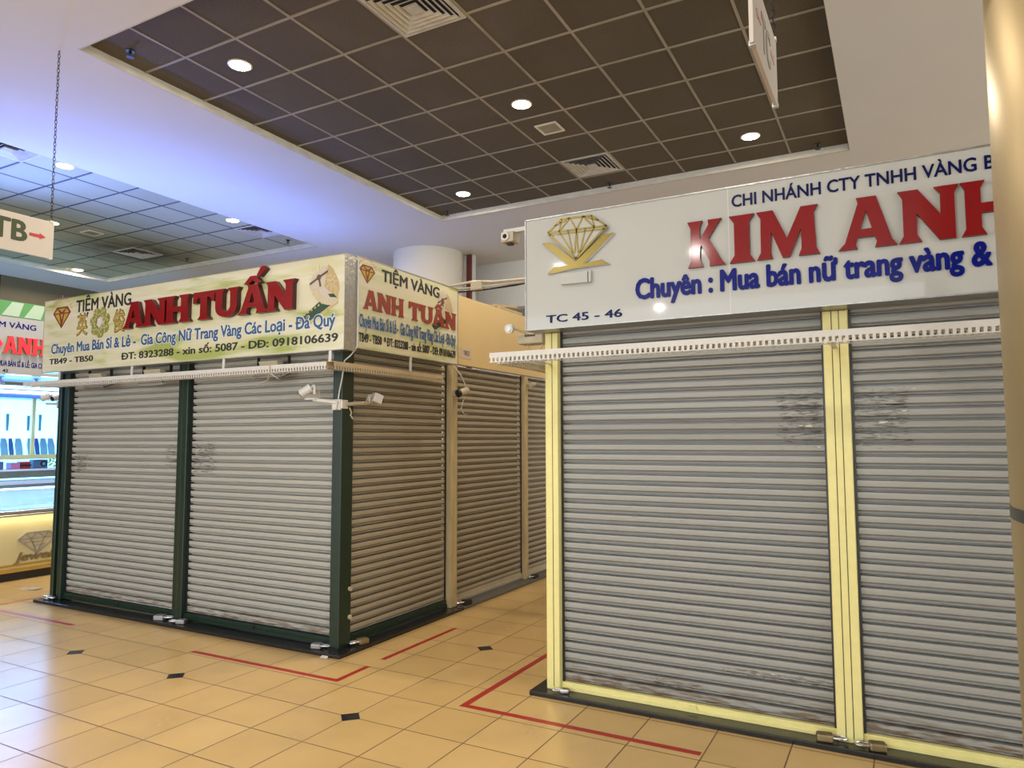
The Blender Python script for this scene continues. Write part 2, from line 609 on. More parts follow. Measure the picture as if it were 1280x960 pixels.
GL = {
    'I': [[(-S_, 0), (.28 + S_, 0), (.27, .15), (.27, .85), (.28 + S_, 1), (-S_, 1), (.01, .85), (.01, .15)]],
    'H': [[(-S_, 0), (.27 + S_, 0), (.27, .13), (.27, .41), (.63, .41), (.63, .13), (.63 - S_, 0), (.9 + S_, 0), (.9, .13), (.9, .87), (.9 + S_, 1), (.63 - S_, 1), (.63, .87), (.63, .58), (.27, .58), (.27, .87), (.27 + S_, 1), (-S_, 1), (0, .87), (0, .13)]],
    'N': [[(-S_, 0), (.24 + S_, 0), (.24, .13), (.24, .56), (.64, 0), (.92, 0), (.92, .87), (.92 + S_, 1), (.66 - S_, 1), (.68, .87), (.68, .46), (.28, 1), (-S_, 1), (0, .87), (0, .13)]],
    'A': [[(-.12, 0), (.25, 0), (.22, .10), (.26, .22), (.62, .22), (.66, .10), (.62, 0), (1.04, 0), (.95, .12), (.66, 1), (.27, 1), (.30, .90), (.01, .12)], [(.32, .37), (.57, .37), (.45, .76)]],
    'M': [[(-S_, 0), (.24, 0), (.20, .14), (.22, .58), (.46, 0), (.60, 0), (.86, .58), (.86, .14), (.80, 0), (1.22, 0), (1.15, .14), (1.12, .86), (1.2, 1), (.86, 1), (.56, .38), (.27, 1), (-S_, 1), (.01, .86), (.0, .14)]],
    'K': [[(-S_, 0), (.27 + S_, 0), (.27, .14), (.27, .42), (.32, .48), (.56, .10), (.55, 0), (1.0, 0), (.90, .09), (.52, .60), (.80, .91), (.90, 1), (.52, 1), (.54, .90), (.27, .58), (.27, .86), (.27 + S_, 1), (-S_, 1), (.01, .86), (.01, .14)]],
    'T': [[(.22, 0), (.70, 0), (.60, .13), (.60, .82), (.74, .80), (.82, .64), (.92, .62), (.92, 1), (0, 1), (0, .62), (.10, .64), (.18, .80), (.32, .82), (.32, .13)]],
    'U': [[(-S_, 1), (.02, .87), (.02, .34)] + arc(.46, .34, .44, .35, 180, 360)[1:] + [(.90, .87), (.90 + S_, 1), (.58 - S_ + .04, 1), (.64, .87), (.64, .34)] + arc(.46, .34, .17, .17, 360, 180)[1:] + [(.30, .87), (.30 + S_, 1)]],
    '^': [[(.12, 1.06), (.30, 1.05), (.46, 1.17), (.62, 1.05), (.80, 1.06), (.56, 1.30), (.36, 1.30)]],
    "'": [[(.62, 1.30), (.74, 1.28), (.98, 1.52), (.90, 1.60), (.78, 1.58)]],
}


def glyph(name, ch, pm, x0, x1, base, height, mats, parent, depth, d0=0.001, rnd=0.0, fat=0.0):
    """one raised letter; ch may hold several marks, boxes measured from the first one"""
    xs = [p[0] for p in GL[ch[0]][0]]
    a, b = min(xs), max(xs)
    k = (x1 - x0) / (b - a)
    cu = bpy.data.curves.new(name, 'CURVE')
    cu.dimensions = '2D'
    cu.fill_mode = 'BOTH'
    cu.extrude = 0.5
    cu.offset = fat
    for c in ch:
        for poly in GL[c]:
            sp = cu.splines.new('POLY')
            sp.points.add(len(poly) - 1)
            for q, p in zip(sp.points, poly):
                q.co = ((p[0] - a) * (b - a) * 0 + (p[0] - a), p[1], 0, 1)
            sp.use_cyclic_u = True
    o = bpy.data.objects.new(name, cu)
    C.objects.link(o)
    bpy.context.view_layer.update()
    dg = bpy.context.evaluated_depsgraph_get()
    me = bpy.data.meshes.new_from_object(o.evaluated_get(dg))
    bpy.data.objects.remove(o)
    out = [pm(x0 + p.co.x * k, base + p.co.y * height, d0 + (p.co.z + 0.5) * depth) for p in me.vertices]
    fs = [tuple(p.vertices) for p in me.polygons]
    mi = [0 if abs(p.normal.z) > 0.5 else 1 for p in me.polygons]
    bpy.data.meshes.remove(me)
    ob = link(name, out, fs, mats, parent, mi=mi)
    if rnd:
        w = ob.modifiers.new('weld', 'WELD')
        w.merge_threshold = 0.0005
        bv = ob.modifiers.new('edge', 'BEVEL')
        bv.width = rnd
        bv.segments = 3
        bv.limit_method = 'ANGLE'
        bv.angle_limit = math.radians(60)
    return ob


# ------------------------------------------------------------------ the setting
# floor with its black inlays
b = MB()
X0, X1, Y0, Y1 = -16.0, 9.0, -8.0, 14.0
b.quad((X0, Y0, 0), (X1, Y0, 0), (X1, Y1, 0), (X0, Y1, 0))
b.quad((X0, Y0, -.2), (X0, Y1, -.2), (X1, Y1, -.2), (X1, Y0, -.2))
b.cur = 1
h = 0.075
for i, j in ((0, 0), (0, 4), (-4, 0), (-7, 0), (4, 0), (4, -4), (0, -4), (-4, -4), (0, 8)):
    cx, cy = FX + i * TF, FY + j * TF
    # corner inlay, set square on to the tile diagonals
    q = [(cx - h, cy), (cx, cy - h), (cx + h, cy), (cx, cy + h)]
    b.add([(x, y, 0.0006) for x, y in q], [(0, 1, 2, 3)])
struct(b.build('floor', [m_floor, m_inlay]))

# soffit with the two sunk bays
ZS, ZT = 4.80, 4.873
BAYS = [(-5.70, -0.355, 3.22, 8.46), (-13.78, -8.22, 3.22, 8.62)]      # openings
TILES = [(-5.759, -0.359, 3.2, 8.6), (-13.80, -8.20, 3.2, 8.66)]       # tile fields
b = MB()
xs = [X0, BAYS[1][0], BAYS[1][1], BAYS[0][0], BAYS[0][1], X1]
b.box(X0, BAYS[1][0], Y0, Y1, ZS, 5.2)
b.box(BAYS[1][1], BAYS[0][0], Y0, Y1, ZS, 5.2)
b.box(BAYS[0][1], X1, Y0, Y1, ZS, 5.2)
for x0, x1, y0, y1 in BAYS:
    b.box(x0, x1, Y0, y0, ZS, 5.2)
    b.box(x0, x1, y1, Y1, ZS, 5.2)
struct(b.build('ceiling', m_soffit))
for k, ((x0, x1, y0, y1), mt, mb_) in enumerate(zip(BAYS, (m_tile_b, m_tile_w), (m_tbar, m_tbar_d))):
    b = MB()
    b.box(x0, x1, y0, y1, ZT, 5.0)
    struct(b.build('ceiling', mt))
    # ledge strips round the opening
    b = MB()
    t = 0.035 if k == 0 else 0.05
    e = 0.001
    b.box(x0, x0 + t * .4, y0, y1, ZS - e, ZT)
    b.box(x0 + t * .4, x1 - t * .4, y1 - t, y1, ZS - e, ZT)
    b.box(x0 + t * .4, x1 - t * .4, y0, y0 + t * .4, ZS - e, ZT)
    b.box(x1 - t * .1, x1, y0, y1, ZS - e, ZT)
    struct(b.build('trim_%d' % (k + 1), m_ledge))
# tee bars of the brown bay
b = MB()
x0, x1, y0, y1 = BAYS[0]
for i in range(-1, 7):
    x = CX + i * TC
    b.box(x - .011, x + .011, y0, y1, ZT - .006, ZT)
for j in range(-1, 7):
    y = CY + j * TC
    b.box(x0, x1, y - .011, y + .011, ZT - .0075, ZT)
struct(b.build('trim_3', m_tbar))

# walls
b = MB()
b.box(X0, X1, 13.0, 13.2, 0, 4.8)
struct(b.build('wall_back', m_wall))
b = MB()
b.box(X0, X1, 11.0, 11.25, 3.98, 4.8)
struct(b.build('trim_4', m_soffit))
b = MB()
b.box(-15.1, -14.9, Y0, 13.0, 0, 4.8)
struct(b.build('wall_left', m_olive))
b = MB()
b.box(-14.9, -14.895, 7.18, 7.195, 2.5, 4.8)
struct(b.build('trim_5', m_ventdark))

# ------------------------------------------------------------------ columns
t = thing('round_column', 'tall gold metal clad round column at the edge beside the white sign', 'column', (0.867, 1.98, 0))
b = MB()
b.lathe((0.867, 1.98, 0), [(.648, 0), (.648, 1.488)], n=96)
b.build('cladding', m_goldcol, t, smooth=True)
b = MB()
b.lathe((0.867, 1.98, 0), [(.648, 1.513), (.648, 4.80)], n=96)
b.build('cladding', m_goldcol, t, smooth=True)
b = MB()
b.lathe((0.867, 1.98, 0), [(.6490, 1.486), (.6490, 1.514)], n=96)
b.build('seam_band', m_dark, t, smooth=True)
b = MB()
b.lathe((-6.95, 9.9, 0), [(.59, 0), (.59, 4.80)], n=72)
o = b.build('round_column', m_colwhite, smooth=True)
tag(o, 'thick off-white round column rising behind the cream and green corner signs', 'column')
t = thing('riser_pipe', 'dark red riser with white side strips beside the off-white column', 'pipe', (-6.30, 10.28, 0))
b = MB()
b.box(-6.39, -6.29, 10.22, 10.32, 0, 4.80)
b.build('pipe', m_redpipe, t, bevel=.01)
b = MB()
b.box(-6.45, -6.395, 10.24, 10.30, 0, 4.79)
b.build('side_strip', m_white, t)
b = MB()
b.box(-6.285, -6.245, 10.24, 10.30, 0, 4.79)
b.build('side_strip', m_white, t)

# ------------------------------------------------------------------ shutters
PROF = [(0.0, -.044), (.0094, -.044), (.0096, -.006), (.0125, -.005), (.017, -.011), (.0235, -.018), (.0248, -.018), (.0252, -.001), (.028, .0005), (.044, .001), (.058, -.0005), (.0602, -.044)]
PITCH = 0.065


def curtain(pm, s0, s1, z0, z1):
    pts = []
    n = int((z1 - z0) / PITCH) + 1
    for k in range(n):
        for z, d in PROF:
            zz = z0 + k * PITCH + z
            if zz < z1:
                pts.append((zz, d))
    pts.append((z1, -.044))
    b = MB()
    m = len(pts)
    vs_ = []
    for s in (s0, s1):
        vs_ += [pm(s, z, d) for z, d in pts] + [pm(s, z1, -.050), pm(s, z0, -.050)]
    q = m + 2
    fs = [(i, i + 1, q + i + 1, q + i) for i in range(m + 1)] + [(m + 1, 0, q, q + m + 1)]
    b.add(vs_, fs)
    return b


def shutter(label, pm, s0, s1, z0, z1, mat_s, rail=None, rail_z=(0, 0), rail_d=0.02, eye=None):
    p = pm((s0 + s1) / 2, 0, 0)
    t = thing('roller_shutter', label, 'shutter', (p[0], p[1], rail_z[0]), 'closed roller shutters of the stalls')
    curtain(pm, s0, s1, z0, z1).build('slat_curtain', mat_s, t)
    for ea, eb in ((s0, s0 + .013), (s1 - .013, s1)):
        b = MB()
        b.prism([(ea, z0), (eb, z0), (eb, z1), (ea, z1)], pm, .002, .012)
        b.build('guide_rail', m_dark, t)
    if rail:
        b = MB()
        poly = [(s0, rail_z[0]), (s1, rail_z[0]), (s1, rail_z[1]), (s0, rail_z[1])]
        b.prism(poly, pm, -.02, rail_d)
        r = b.build('bottom_rail', rail, t, bevel=.003)
        b = MB()
        zc = rail_z[0] + (rail_z[1] - rail_z[0]) * .45
        b.prism([(s0, rail_z[0]), (s1, rail_z[0]), (s1, zc), (s0, zc)], pm, rail_d, rail_d + .012)
        b.build('rail_lip', rail, r, bevel=.003)
        if eye:
            b = MB()
            for e in eye:
                b.prism([(e - .03, zc), (e + .03, zc), (e + .02, zc + .02), (e - .02, zc + .02)], pm, rail_d, rail_d + .02)
            b.build('pull_tab', m_dark if rail is m_green else rail, r)
    return t


FL = front(4.455)
shutter('grey shutter left of the middle green post under the long cream sign', FL, -7.6592, -5.9108, .098, 2.44, m_sh_l, m_green, (.04, .098), eye=[-6.75])
shutter('grey shutter between the middle and corner green posts, cameras in front', FL, -5.7792, -4.002, .098, 2.44, m_sh_l, m_green, (.04, .098), eye=[-4.9])
SR = side(-3.955)
shutter('grey shutter round the corner beneath the small cream sign', SR, 4.53, 5.945, .105, 2.44, m_sh_a, m_green, (.04, .105))
shutter('brownish shutter beneath the cream board, between the two cream posts', SR, 6.07, 7.55, .10, 2.415, m_sh_a, m_white_old, (.045, .115), .006)
shutter('brownish shutter deepest in the aisle, cut off by the yellow post', SR, 7.65, 9.10, .10, 2.415, m_sh_a, m_white_old, (.045, .115), .006)
FR = front(4.435)
shutter('wide grey shutter between the yellow end post and double yellow post', FR, -2.0092, -.3608, .076, 2.44, m_sh_r, m_yellow, (.03, .078), eye=[-1.15])
shutter('grey shutter right of the double yellow post, running behind the gold column', FR, -.2292, 1.60, .076, 2.44, m_sh_r, m_yellow, (.03, .078))


def post(label, x0, x1, y0, y1, z0, z1, m, bev=.006, base=None, seams=()):
    t = thing('steel_post', label, 'post', ((x0 + x1) / 2, (y0 + y1) / 2, z0))
    b = MB()
    b.box(x0, x1, y0, y1, z0, z1)
    b.build('shaft', m, t, bevel=bev)
    if seams:
        b = MB()
        for sx in seams:
            b.box(sx - .0022, sx + .0022, y0 - .0012, y0 + .004, z0 + .02, z1)
        b.build('channel_joint', m_seam, t)
    if base:
        b = MB()
        b.box(x0 - .003, x1 + .004, y0 - .012, y1 + .003, z0 - .009, z0 + .004)
        b.build('foot_plate', base, t)
    return t


post('outermost thin dark green post at the far end of the long cream sign', -7.845, -7.79, 4.40, 4.46, .03, 2.44, m_green)
post('thin dark green post bordering the far shutter, beside its twin', -7.735, -7.66, 4.40, 4.53, .03, 2.44, m_green)
post('dark green post between the two front shutters under the long cream sign', -5.91, -5.78, 4.40, 4.53, .04, 2.44, m_green, seams=(-5.845,))
post('dark green corner post carrying the white twin camera', -3.998, -3.90, 4.38, 4.52, .04, 2.44, m_green, base=m_black)
post('yellowed cream post with a camera, under the end of the small sign', -3.99, -3.885, 5.955, 6.06, .03, 2.41, m_cream_post)
post('thin brownish post between the two aisle shutters under the cream board', -3.99, -3.90, 7.56, 7.64, .03, 2.41, m_cream_post)
post('pale yellow end post at the aisle corner of the white sign stall', -2.103, -2.01, 4.375, 4.50, .03, 2.384, m_yellow, seams=(-2.05,))
post('pale yellow double post between the two shutters under the white sign', -.36, -.23, 4.375, 4.50, .03, 2.384, m_yellow, seams=(-.313, -.275))


def plinth(label, x0, x1, y0, y1, m):
    b = MB()
    b.box(x0, x1, y0, y1, 0, .03)
    return tag(b.build('plinth', m, bevel=.004), label, 'plinth')


plinth('black stone plinth under the stall with the cream and green signs', -7.92, -3.80, 4.28, 6.06, m_black)
plinth('grey stone plinth along the aisle under the cream board stall', -7.0, -3.80, 6.065, 9.4, m_gstone)
plinth('black stone plinth under the stall with the white sign', -2.19, 1.8, 4.29, 8.0, m_black)

# stall carcass panels standing behind the shutters
b = MB()
b.box(-2.10, -2.07, 4.48, 8.0, .03, 3.0)
tag(b.build('partition_panel', m_cream), 'cream side panel of the white sign stall facing the aisle', 'panel')

# fascia board of the next stall
t = thing('fascia_board', 'cream fascia board above the aisle shutters with a small stall number', 'board', (-3.92, 7.6, 2.42))
b = MB()
b.box(-3.955, -3.90, 5.99, 9.3, 2.42, 3.13)
b.build('board', m_cream, t, bevel=.003)
b = MB()
b.box(-3.90, -3.897, 6.145, 6.335, 2.49, 2.60)
pl = b.build('number_plate', m_hang, t)
text('lettering', 'TB52', side(-3.897), 6.18, 6.30, 2.527, .045, m_maroonpr, pl)
b = MB()
b.box(-4.05, -3.90, 6.95, 7.5, 3.132, 3.16)
M = Matrix.Translation((-3.99, 7.15, 3.19)) @ Matrix.Rotation(.12, 4, 'X')
b.obox(M, .06, .28, .012)
tag(b.build('plank', m_cream_post), 'loose offcut plank lying on top of the cream fascia board', 'plank')

# ------------------------------------------------------------------ long cream and green sign (front)
SIGN_Z0, SIGN_Z1 = 2.362, 3.125
t = thing('signboard', 'long cream and green sign with raised red letters over the green posts', 'sign', (-5.82, 4.31, SIGN_Z0))
b = MB()
b.box(-7.875, -3.768, 4.24, 4.379, SIGN_Z0 + .006, SIGN_Z1 - .006)
b.build('panel', m_swirl, t)
b = MB()
for z in (SIGN_Z0, SIGN_Z1 - .006):
    b.box(-7.88, -3.764, 4.236, 4.38, z, z + .006)
b.box(-3.768, -3.764, 4.238, 4.38, SIGN_Z0 + .006, SIGN_Z1 - .006)
b.box(-7.88, -7.875, 4.238, 4.38, SIGN_Z0 + .006, SIGN_Z1 - .006)
b.build('frame', m_foil, t)
PL = front(4.24)
text('lettering', 'TIỆM VÀNG', PL, -7.315, -6.425, 2.958, .118, m_ink, t, fat=.026)
RM = [m_red, m_rededge]
for ch, a, c in (('A', -6.475, -6.165), ('N', -6.165, -5.845), ('H', -5.86, -5.53), ('T', -5.475, -5.205), ('U', -5.215, -4.90), ("A^'", -4.905, -4.565), ('N', -4.575, -4.255)):
    glyph('letter', ch, PL, a, c, 2.722, .242, RM, t, .045, fat=.012)
text('lettering', 'Chuyên Mua Bán Sỉ & Lẻ -  Gia Công Nữ Trang Vàng Các Loại - Đá Quý', PL, -7.732, -3.845, 2.557, .098, m_outline, t, d0=.0004, depth=.001, fat=.09)
text('lettering', 'Chuyên Mua Bán Sỉ & Lẻ -  Gia Công Nữ Trang Vàng Các Loại - Đá Quý', PL, -7.722, -3.855, 2.557, .098, m_bluep, t, d0=.001, depth=.0015, fat=.034)
text('lettering', 'TB49 - TB50', PL, -7.75, -6.995, 2.447, .056, m_ink, t, fat=.026)
text('lettering', 'ĐT: 8323288 - xin số: 5087 - DĐ: 0918106639', PL, -6.545, -3.825, 2.432, .064, m_ink, t, fat=.026)
text('lettering', '英', PL, -7.295, -7.105, 2.735, .165, m_brownpr, t, d0=.0004, depth=.001, fat=.035)
text('lettering', '英', PL, -7.285, -7.115, 2.738, .158, m_goldpr, t, d0=.0015, depth=.001, fat=.004)
text('lettering', '俊', PL, -6.70, -6.505, 2.725, .165, m_brownpr, t, d0=.0004, depth=.001, fat=.035)
text('lettering', '俊', PL, -6.69, -6.515, 2.728, .158, m_goldpr, t, d0=.0015, depth=.001, fat=.004)


def gem_emblem(pm, cx, cz, w, hgt, parent, k=1.0):
    """printed cut-gem badge with a halo of rays"""
    e = MB()
    outl = lambda q: [(cx - w * .30 * q, cz + hgt * .5 * q), (cx + w * .30 * q, cz + hgt * .5 * q), (cx + w * .5 * q, cz + hgt * .22 * q), (cx, cz - hgt * .5 * q), (cx - w * .5 * q, cz + hgt * .22 * q)]
    e.prism(outl(1.0), pm, 0, .001)
    o = e.build('emblem', m_maroonpr, parent)
    e = MB()
    for pts in ([(-.40, .22), (-.26, .40), (-.12, .22)], [(.40, .22), (.26, .40), (.12, .22)], [(-.20, .42), (.20, .42), (.0, .26)],
                [(-.38, .16), (-.14, .16), (-.04, -.34)], [(.38, .16), (.14, .16), (.04, -.34)], [(-.07, .16), (.07, .16), (0, -.1)]):
        e.prism([(cx + p[0] * w, cz + p[1] * hgt) for p in pts], pm, .001, .0016)
    e.build('facets', m_goldpr, o)
    e = MB()
    for i in range(11):
        a = math.radians(22 + 136 * i / 10)
        r1, r2 = w * .56, w * (.70 if i % 2 else .64)
        e.line((cx + r1 * math.cos(a), cz + hgt * .10 + r1 * math.sin(a) * .95), (cx + r2 * math.cos(a), cz + hgt * .10 + r2 * math.sin(a) * .95), w * .03, pm, 0, .001)
        a2 = math.radians(22 + 136 * (i + .5) / 10)
        if i < 10:
            e.line((cx + r1 * math.cos(a), cz + hgt * .10 + r1 * math.sin(a) * .95), (cx + r1 * math.cos(a2), cz + hgt * .10 + r1 * math.sin(a2) * .95), w * .02, pm, 0, .001)
    e.build('rays', m_pinkpr, o)


gem_emblem(PL, -7.562, 2.925, .315, .225, t)
# gold flower ornament between the two characters
e = MB()
fx, fz = -6.905, 2.825
for i in range(7):
    a = 2 * PI * i / 7 + .3
    cx, cz = fx + .105 * math.cos(a), fz + .105 * math.sin(a)
    e.prism([(cx + .058 * math.cos(q * PI / 6), cz + .052 * math.sin(q * PI / 6)) for q in range(12)], PL, 0, .004 + .0004 * i)
e.build('flower_ornament', m_olivepr, t)
e = MB()
for i in range(7):
    a = 2 * PI * i / 7 + .3
    for rr_, da in ((.08, -.25), (.08, .25), (.13, -.2), (.13, .2), (.105, 0)):
        cx, cz = fx + rr_ * math.cos(a + da), fz + rr_ * math.sin(a + da)
        e.prism([(cx + .014 * math.cos(q * PI / 3), cz + .014 * math.sin(q * PI / 3)) for q in range(6)], PL, .007, .010)
e.build('ornament_beads', m_olivebead, t)
e = MB()
e.prism([(fx + .036 * math.cos(q * PI / 6), fz + .042 * math.sin(q * PI / 6)) for q in range(12)], PL, 0, .008)
e.build('ornament_heart', m_white, t)


def ring_picture(pm, cx, cz, k, parent):
    """printed jewel ring over a gem-set strap; k = size"""
    P = lambda pts: [(cx + a * k, cz + c * k) for a, c in pts]
    e = MB()
    e.prism(P([(-1.05, -.85), (-.80, -1.02), (.62, -.30), (.52, -.05), (-.05, -.22)]), pm, 0, .0008)
    o = e.build('strap_picture', m_gempr, parent)
    e = MB()
    e.prism(P([(-.72, -1.02), (-.60, -1.05), (.64, -.42), (.62, -.30)]), pm, .0008, .0014)
    for q in range(9):
        a, c = -.85 + q * .15, -.72 + q * .066
        e.prism(P([(a, c), (a + .05, c + .10), (a + .10, c + .02)]), pm, .0008, .0014)
    e.build('gold_flecks', m_tanpr, o)
    e = MB()
    oval = [(.05 + .62 * math.cos(a) * .93 + .12 * math.sin(a), -.06 + .30 * math.sin(a) - .26 * math.cos(a)) for a in [2 * PI * i / 28 for i in range(28)]]
    e.prism(P(oval), pm, .0008, .0020)
    r = e.build('ring_picture', m_creampr, parent)
    e = MB()
    ov2 = [(.16 + .40 * math.cos(a) * .93 + .06 * math.sin(a), -.06 + .13 * math.sin(a) - .20 * math.cos(a)) for a in [2 * PI * i / 24 for i in range(24)]]
    e.prism(P(ov2), pm, .0020, .0026)
    e.build('ring_opening', m_hang, r)
    e = MB()
    e.prism(P([(.50, -.22), (.60, -.26), (.44, -.10), (.20, -.08), (.30, -.20)]), pm, .0026, .0030)
    e.build('ring_shade', m_gempr, r)
    e = MB()
    e.prism(P([(-.62, .30), (-.45, .62), (.20, .88), (.02, .18), (-.58, .12)]), pm, .0020, .0030)
    e.build('bezel', m_hang, r)
    e = MB()
    e.prism(P([(.20, .88), (.40, .72), (.62, .34), (.68, .02), (.56, -.24), (.02, .18)]), pm, .0020, .0030)
    e.build('ring_shoulder', m_tanpr, r)
    e = MB()
    cxx, czz = -.20, .50
    for da, L in ((.42, .42), (3.6, .44), (4.95, .32)):
        e.line((cx + cxx * k, cz + czz * k), (cx + (cxx + L * math.cos(da)) * k, cz + (czz + L * math.sin(da)) * k), .075 * k, pm, .0030, .0036)
    e.prism(P([(cxx + .10 * math.cos(q * PI / 5), czz + .10 * math.sin(q * PI / 5)) for q in range(10)]), pm, .0030, .0037)
    e.build('dark_stones', m_brownpr, r)
    e = MB()
    for q in range(16):
        a = 2 * PI * q / 16
        e.line((cx + (cxx + .14 * math.cos(a)) * k, cz + (czz + .14 * math.sin(a)) * k), (cx + (cxx + .48 * math.cos(a)) * k, cz + (czz + .42 * math.sin(a)) * k), .016 * k, pm, .0030, .0034)
    for q in range(7):
        a = 2 * PI * q / 7
        e.line((cx + .36 * k, cz + .30 * k), (cx + (.36 + .2 * math.cos(a)) * k, cz + (.30 + .26 * math.sin(a)) * k), .03 * k, pm, .0030, .0034)
    e.build('sparkle', m_creampr, r)


ring_picture(PL, -3.985, 2.835, .245, t)

# ------------------------------------------------------------------ small cream and green sign round the corner
KS = 3.765 / 3.67
ky = lambda y: y * KS
kz = lambda z: 1.67 + (z - 1.67) * KS
t = thing('signboard', 'small cream and green sign with flat red letters facing the aisle', 'sign', (-3.83, 5.12, 2.39))
b = MB()
b.box(-3.895, -3.769, 4.386, 5.87, 2.394, 3.132)
b.build('panel', m_swirl, t)
b = MB()
for z in (2.388, 3.132):
    b.box(-3.9, -3.765, 4.381, 5.875, z, z + .006)
for y in (4.381, 5.870):
    b.box(-3.9, -3.765, y, y + .005, 2.394, 3.132)
b.build('frame', m_foil, t)
PS = side(-3.769)
text('lettering', 'TIỆM VÀNG', PS, ky(4.576), ky(5.415), kz(2.958), .095, m_ink, t, fat=.03)
for ch, a, c in (('A', 4.348, 4.525), ('N', 4.52, 4.70), ('H', 4.70, 4.872), ('T', 4.945, 5.115), ('U', 5.11, 5.31), ("A^'", 5.29, 5.50), ('N', 5.50, 5.69)):
    glyph('letter', ch, PS, ky(a), ky(c), kz(2.695), .158, [m_redprint, m_redprint], t, .003, fat=.012, d0=.004)
text('lettering', 'Chuyên Mua Bán Sỉ & Lẻ -  Gia Công Nữ Trang Vàng Các Loại - Đá Quý', PS, ky(4.298), ky(5.687), kz(2.547), .10, m_outline, t, d0=.0044, depth=.001, fat=.075)
text('lettering', 'Chuyên Mua Bán Sỉ & Lẻ -  Gia Công Nữ Trang Vàng Các Loại - Đá Quý', PS, ky(4.302), ky(5.683), kz(2.547), .10, m_bluep, t, d0=.0052, depth=.0015, fat=.038)
text('lettering', 'TB49 - TB50  * ĐT: 8323288 - xin số: 5087 - DĐ: 0918106639', PS, ky(4.301), ky(5.685), kz(2.430), .068, m_ink, t, d0=.002, fat=.03)
gem_emblem(PS, ky(4.397), kz(2.972), .20, .150, t)
ring_picture(PS, ky(5.50), kz(2.85), .20, t)

# ------------------------------------------------------------------ large white sign on the right
ZR0, ZR1 = 2.388, 3.138
t = thing('signboard', 'large white acrylic sign with red and blue letters over yellow posts', 'sign', (-.2, 4.31, ZR0))
b = MB()
b.box(-2.165, 1.75, 4.225, 4.40, ZR0 + .006, ZR1 - .006)
b.build('panel', m_signwhite, t)
b = MB()
b.box(-2.17, 1.75, 4.217, 4.405, ZR0 - .002, ZR0 + .006)
b.box(-2.17, 1.75, 4.217, 4.405, ZR1 - .006, ZR1 + .002)
b.box(-2.172, -2.165, 4.217, 4.405, ZR0 - .002, ZR1 + .002)
b.build('frame', m_foil, t)
b = MB()
b.box(-.835, -.832, 4.2242, 4.226, ZR0 + .01, ZR1 - .01)
b.build('sheet_joint', m_outline, t)
PR = front(4.2245)
text('lettering', 'CHI NHÁNH CTY TNHH VÀNG B', PR, -.812, .474, 3.016, .068, m_navy, t, depth=.004, fat=.022)
for ch, a, c in (('K', -1.068, -.852), ('I', -.825, -.688), ('M', -.672, -.345), ('A', -.248, .028), ('N', .042, .312), ('H', .320, .575)):
    glyph('letter', ch, PR, a, c, 2.681, .274, [m_red, m_rededge], t, .022, fat=.006)
text('lettering', 'Chuyên : Mua bán nữ trang vàng &', PR, -1.404, .443, 2.528, .120, m_blue, t, depth=.008, fat=.045)
text('lettering', 'đá quý', PR, .472, .80, 2.528, .120, m_blue, t, depth=.008, fat=.045)
text('lettering', 'TC 45 - 46', PR, -2.018, -1.492, 2.428, .048, m_navy, t, depth=.004, fat=.02)
# gold gem logo with wings
e = MB()
D0, D1 = .028, .034
T_ = [(-1.888, 3.100), (-1.680, 3.092)]
Gd = [(-1.988, 3.022), (-1.578, 3.010)]
tip = (-1.789, 2.822)
W_ = .012
mid = lambda a, c, f: (a[0] + (c[0] - a[0]) * f, a[1] + (c[1] - a[1]) * f)
gp = [mid(Gd[0], Gd[1], f) for f in (0, .2, .35, .5, .65, .8, 1)]
tp = [mid(T_[0], T_[1], f) for f in (0, .28, .5, .72, 1)]
for a, c in ((T_[0], T_[1]), (T_[0], Gd[0]), (T_[1], Gd[1]), (Gd[0], Gd[1]), (Gd[0], tip), (Gd[1], tip)):
    e.line(a, c, W_, PR, D0, D1)
lo = lambda p: (p[0], p[1] - .018)
e.line(lo(Gd[0]), lo(Gd[1]), W_ * .7, PR, D0, D1)
for a, c in ((T_[0], gp[1]), (tp[1], gp[1]), (tp[1], gp[3]), (tp[3], gp[3]), (tp[3], gp[5]), (T_[1], gp[5]), (tp[1], mid(T_[0], Gd[0], .5)), (tp[3], mid(T_[1], Gd[1], .5)),
             (gp[1], tip), (gp[2], mid(gp[1], tip, .8)), (gp[3], mid(gp[2], tip, .8)), (gp[3], mid(gp[4], tip, .8)), (gp[4], mid(gp[5], tip, .8)), (gp[5], tip)):
    e.line(a, c, W_ * .75, PR, D0, D1)
lg = e.build('emblem', m_goldac, t)
e = MB()
e.prism([T_[0], T_[1], (Gd[1][0] + .006, Gd[1][1]), tip, (Gd[0][0] - .006, Gd[0][1])], PR, .012, D0)
e.build('backing', m_signwhite, lg)
wing = [(-2.036, 2.958), (-1.972, 2.956), (-1.792, 2.808), (-1.602, 2.958), (-1.534, 2.962), (-1.745, 2.786), (-1.615, 2.800), (-1.568, 2.768), (-1.800, 2.765), (-1.998, 2.748), (-1.950, 2.790), (-1.842, 2.790)]
e = MB()
e.prism(wing, PR, .022, .027)
wg = e.build('emblem_wings', m_goldac, t)
e = MB()
e.prism([(a + .004, c - .002) for a, c in wing], PR, .001, .022)
e.build('backing', m_white, wg)
e = MB()
e.prism([(-1.903, 2.668), (-1.712, 2.664), (-1.712, 2.735), (-1.903, 2.738)], PR, .001, .03)
e.prism([(-1.706, 2.664), (-1.690, 2.664), (-1.690, 2.738), (-1.706, 2.738)], PR, .001, .03)
e.build('switch_cover', m_signwhite, t, bevel=.002)

# ------------------------------------------------------------------ slotted cable trays


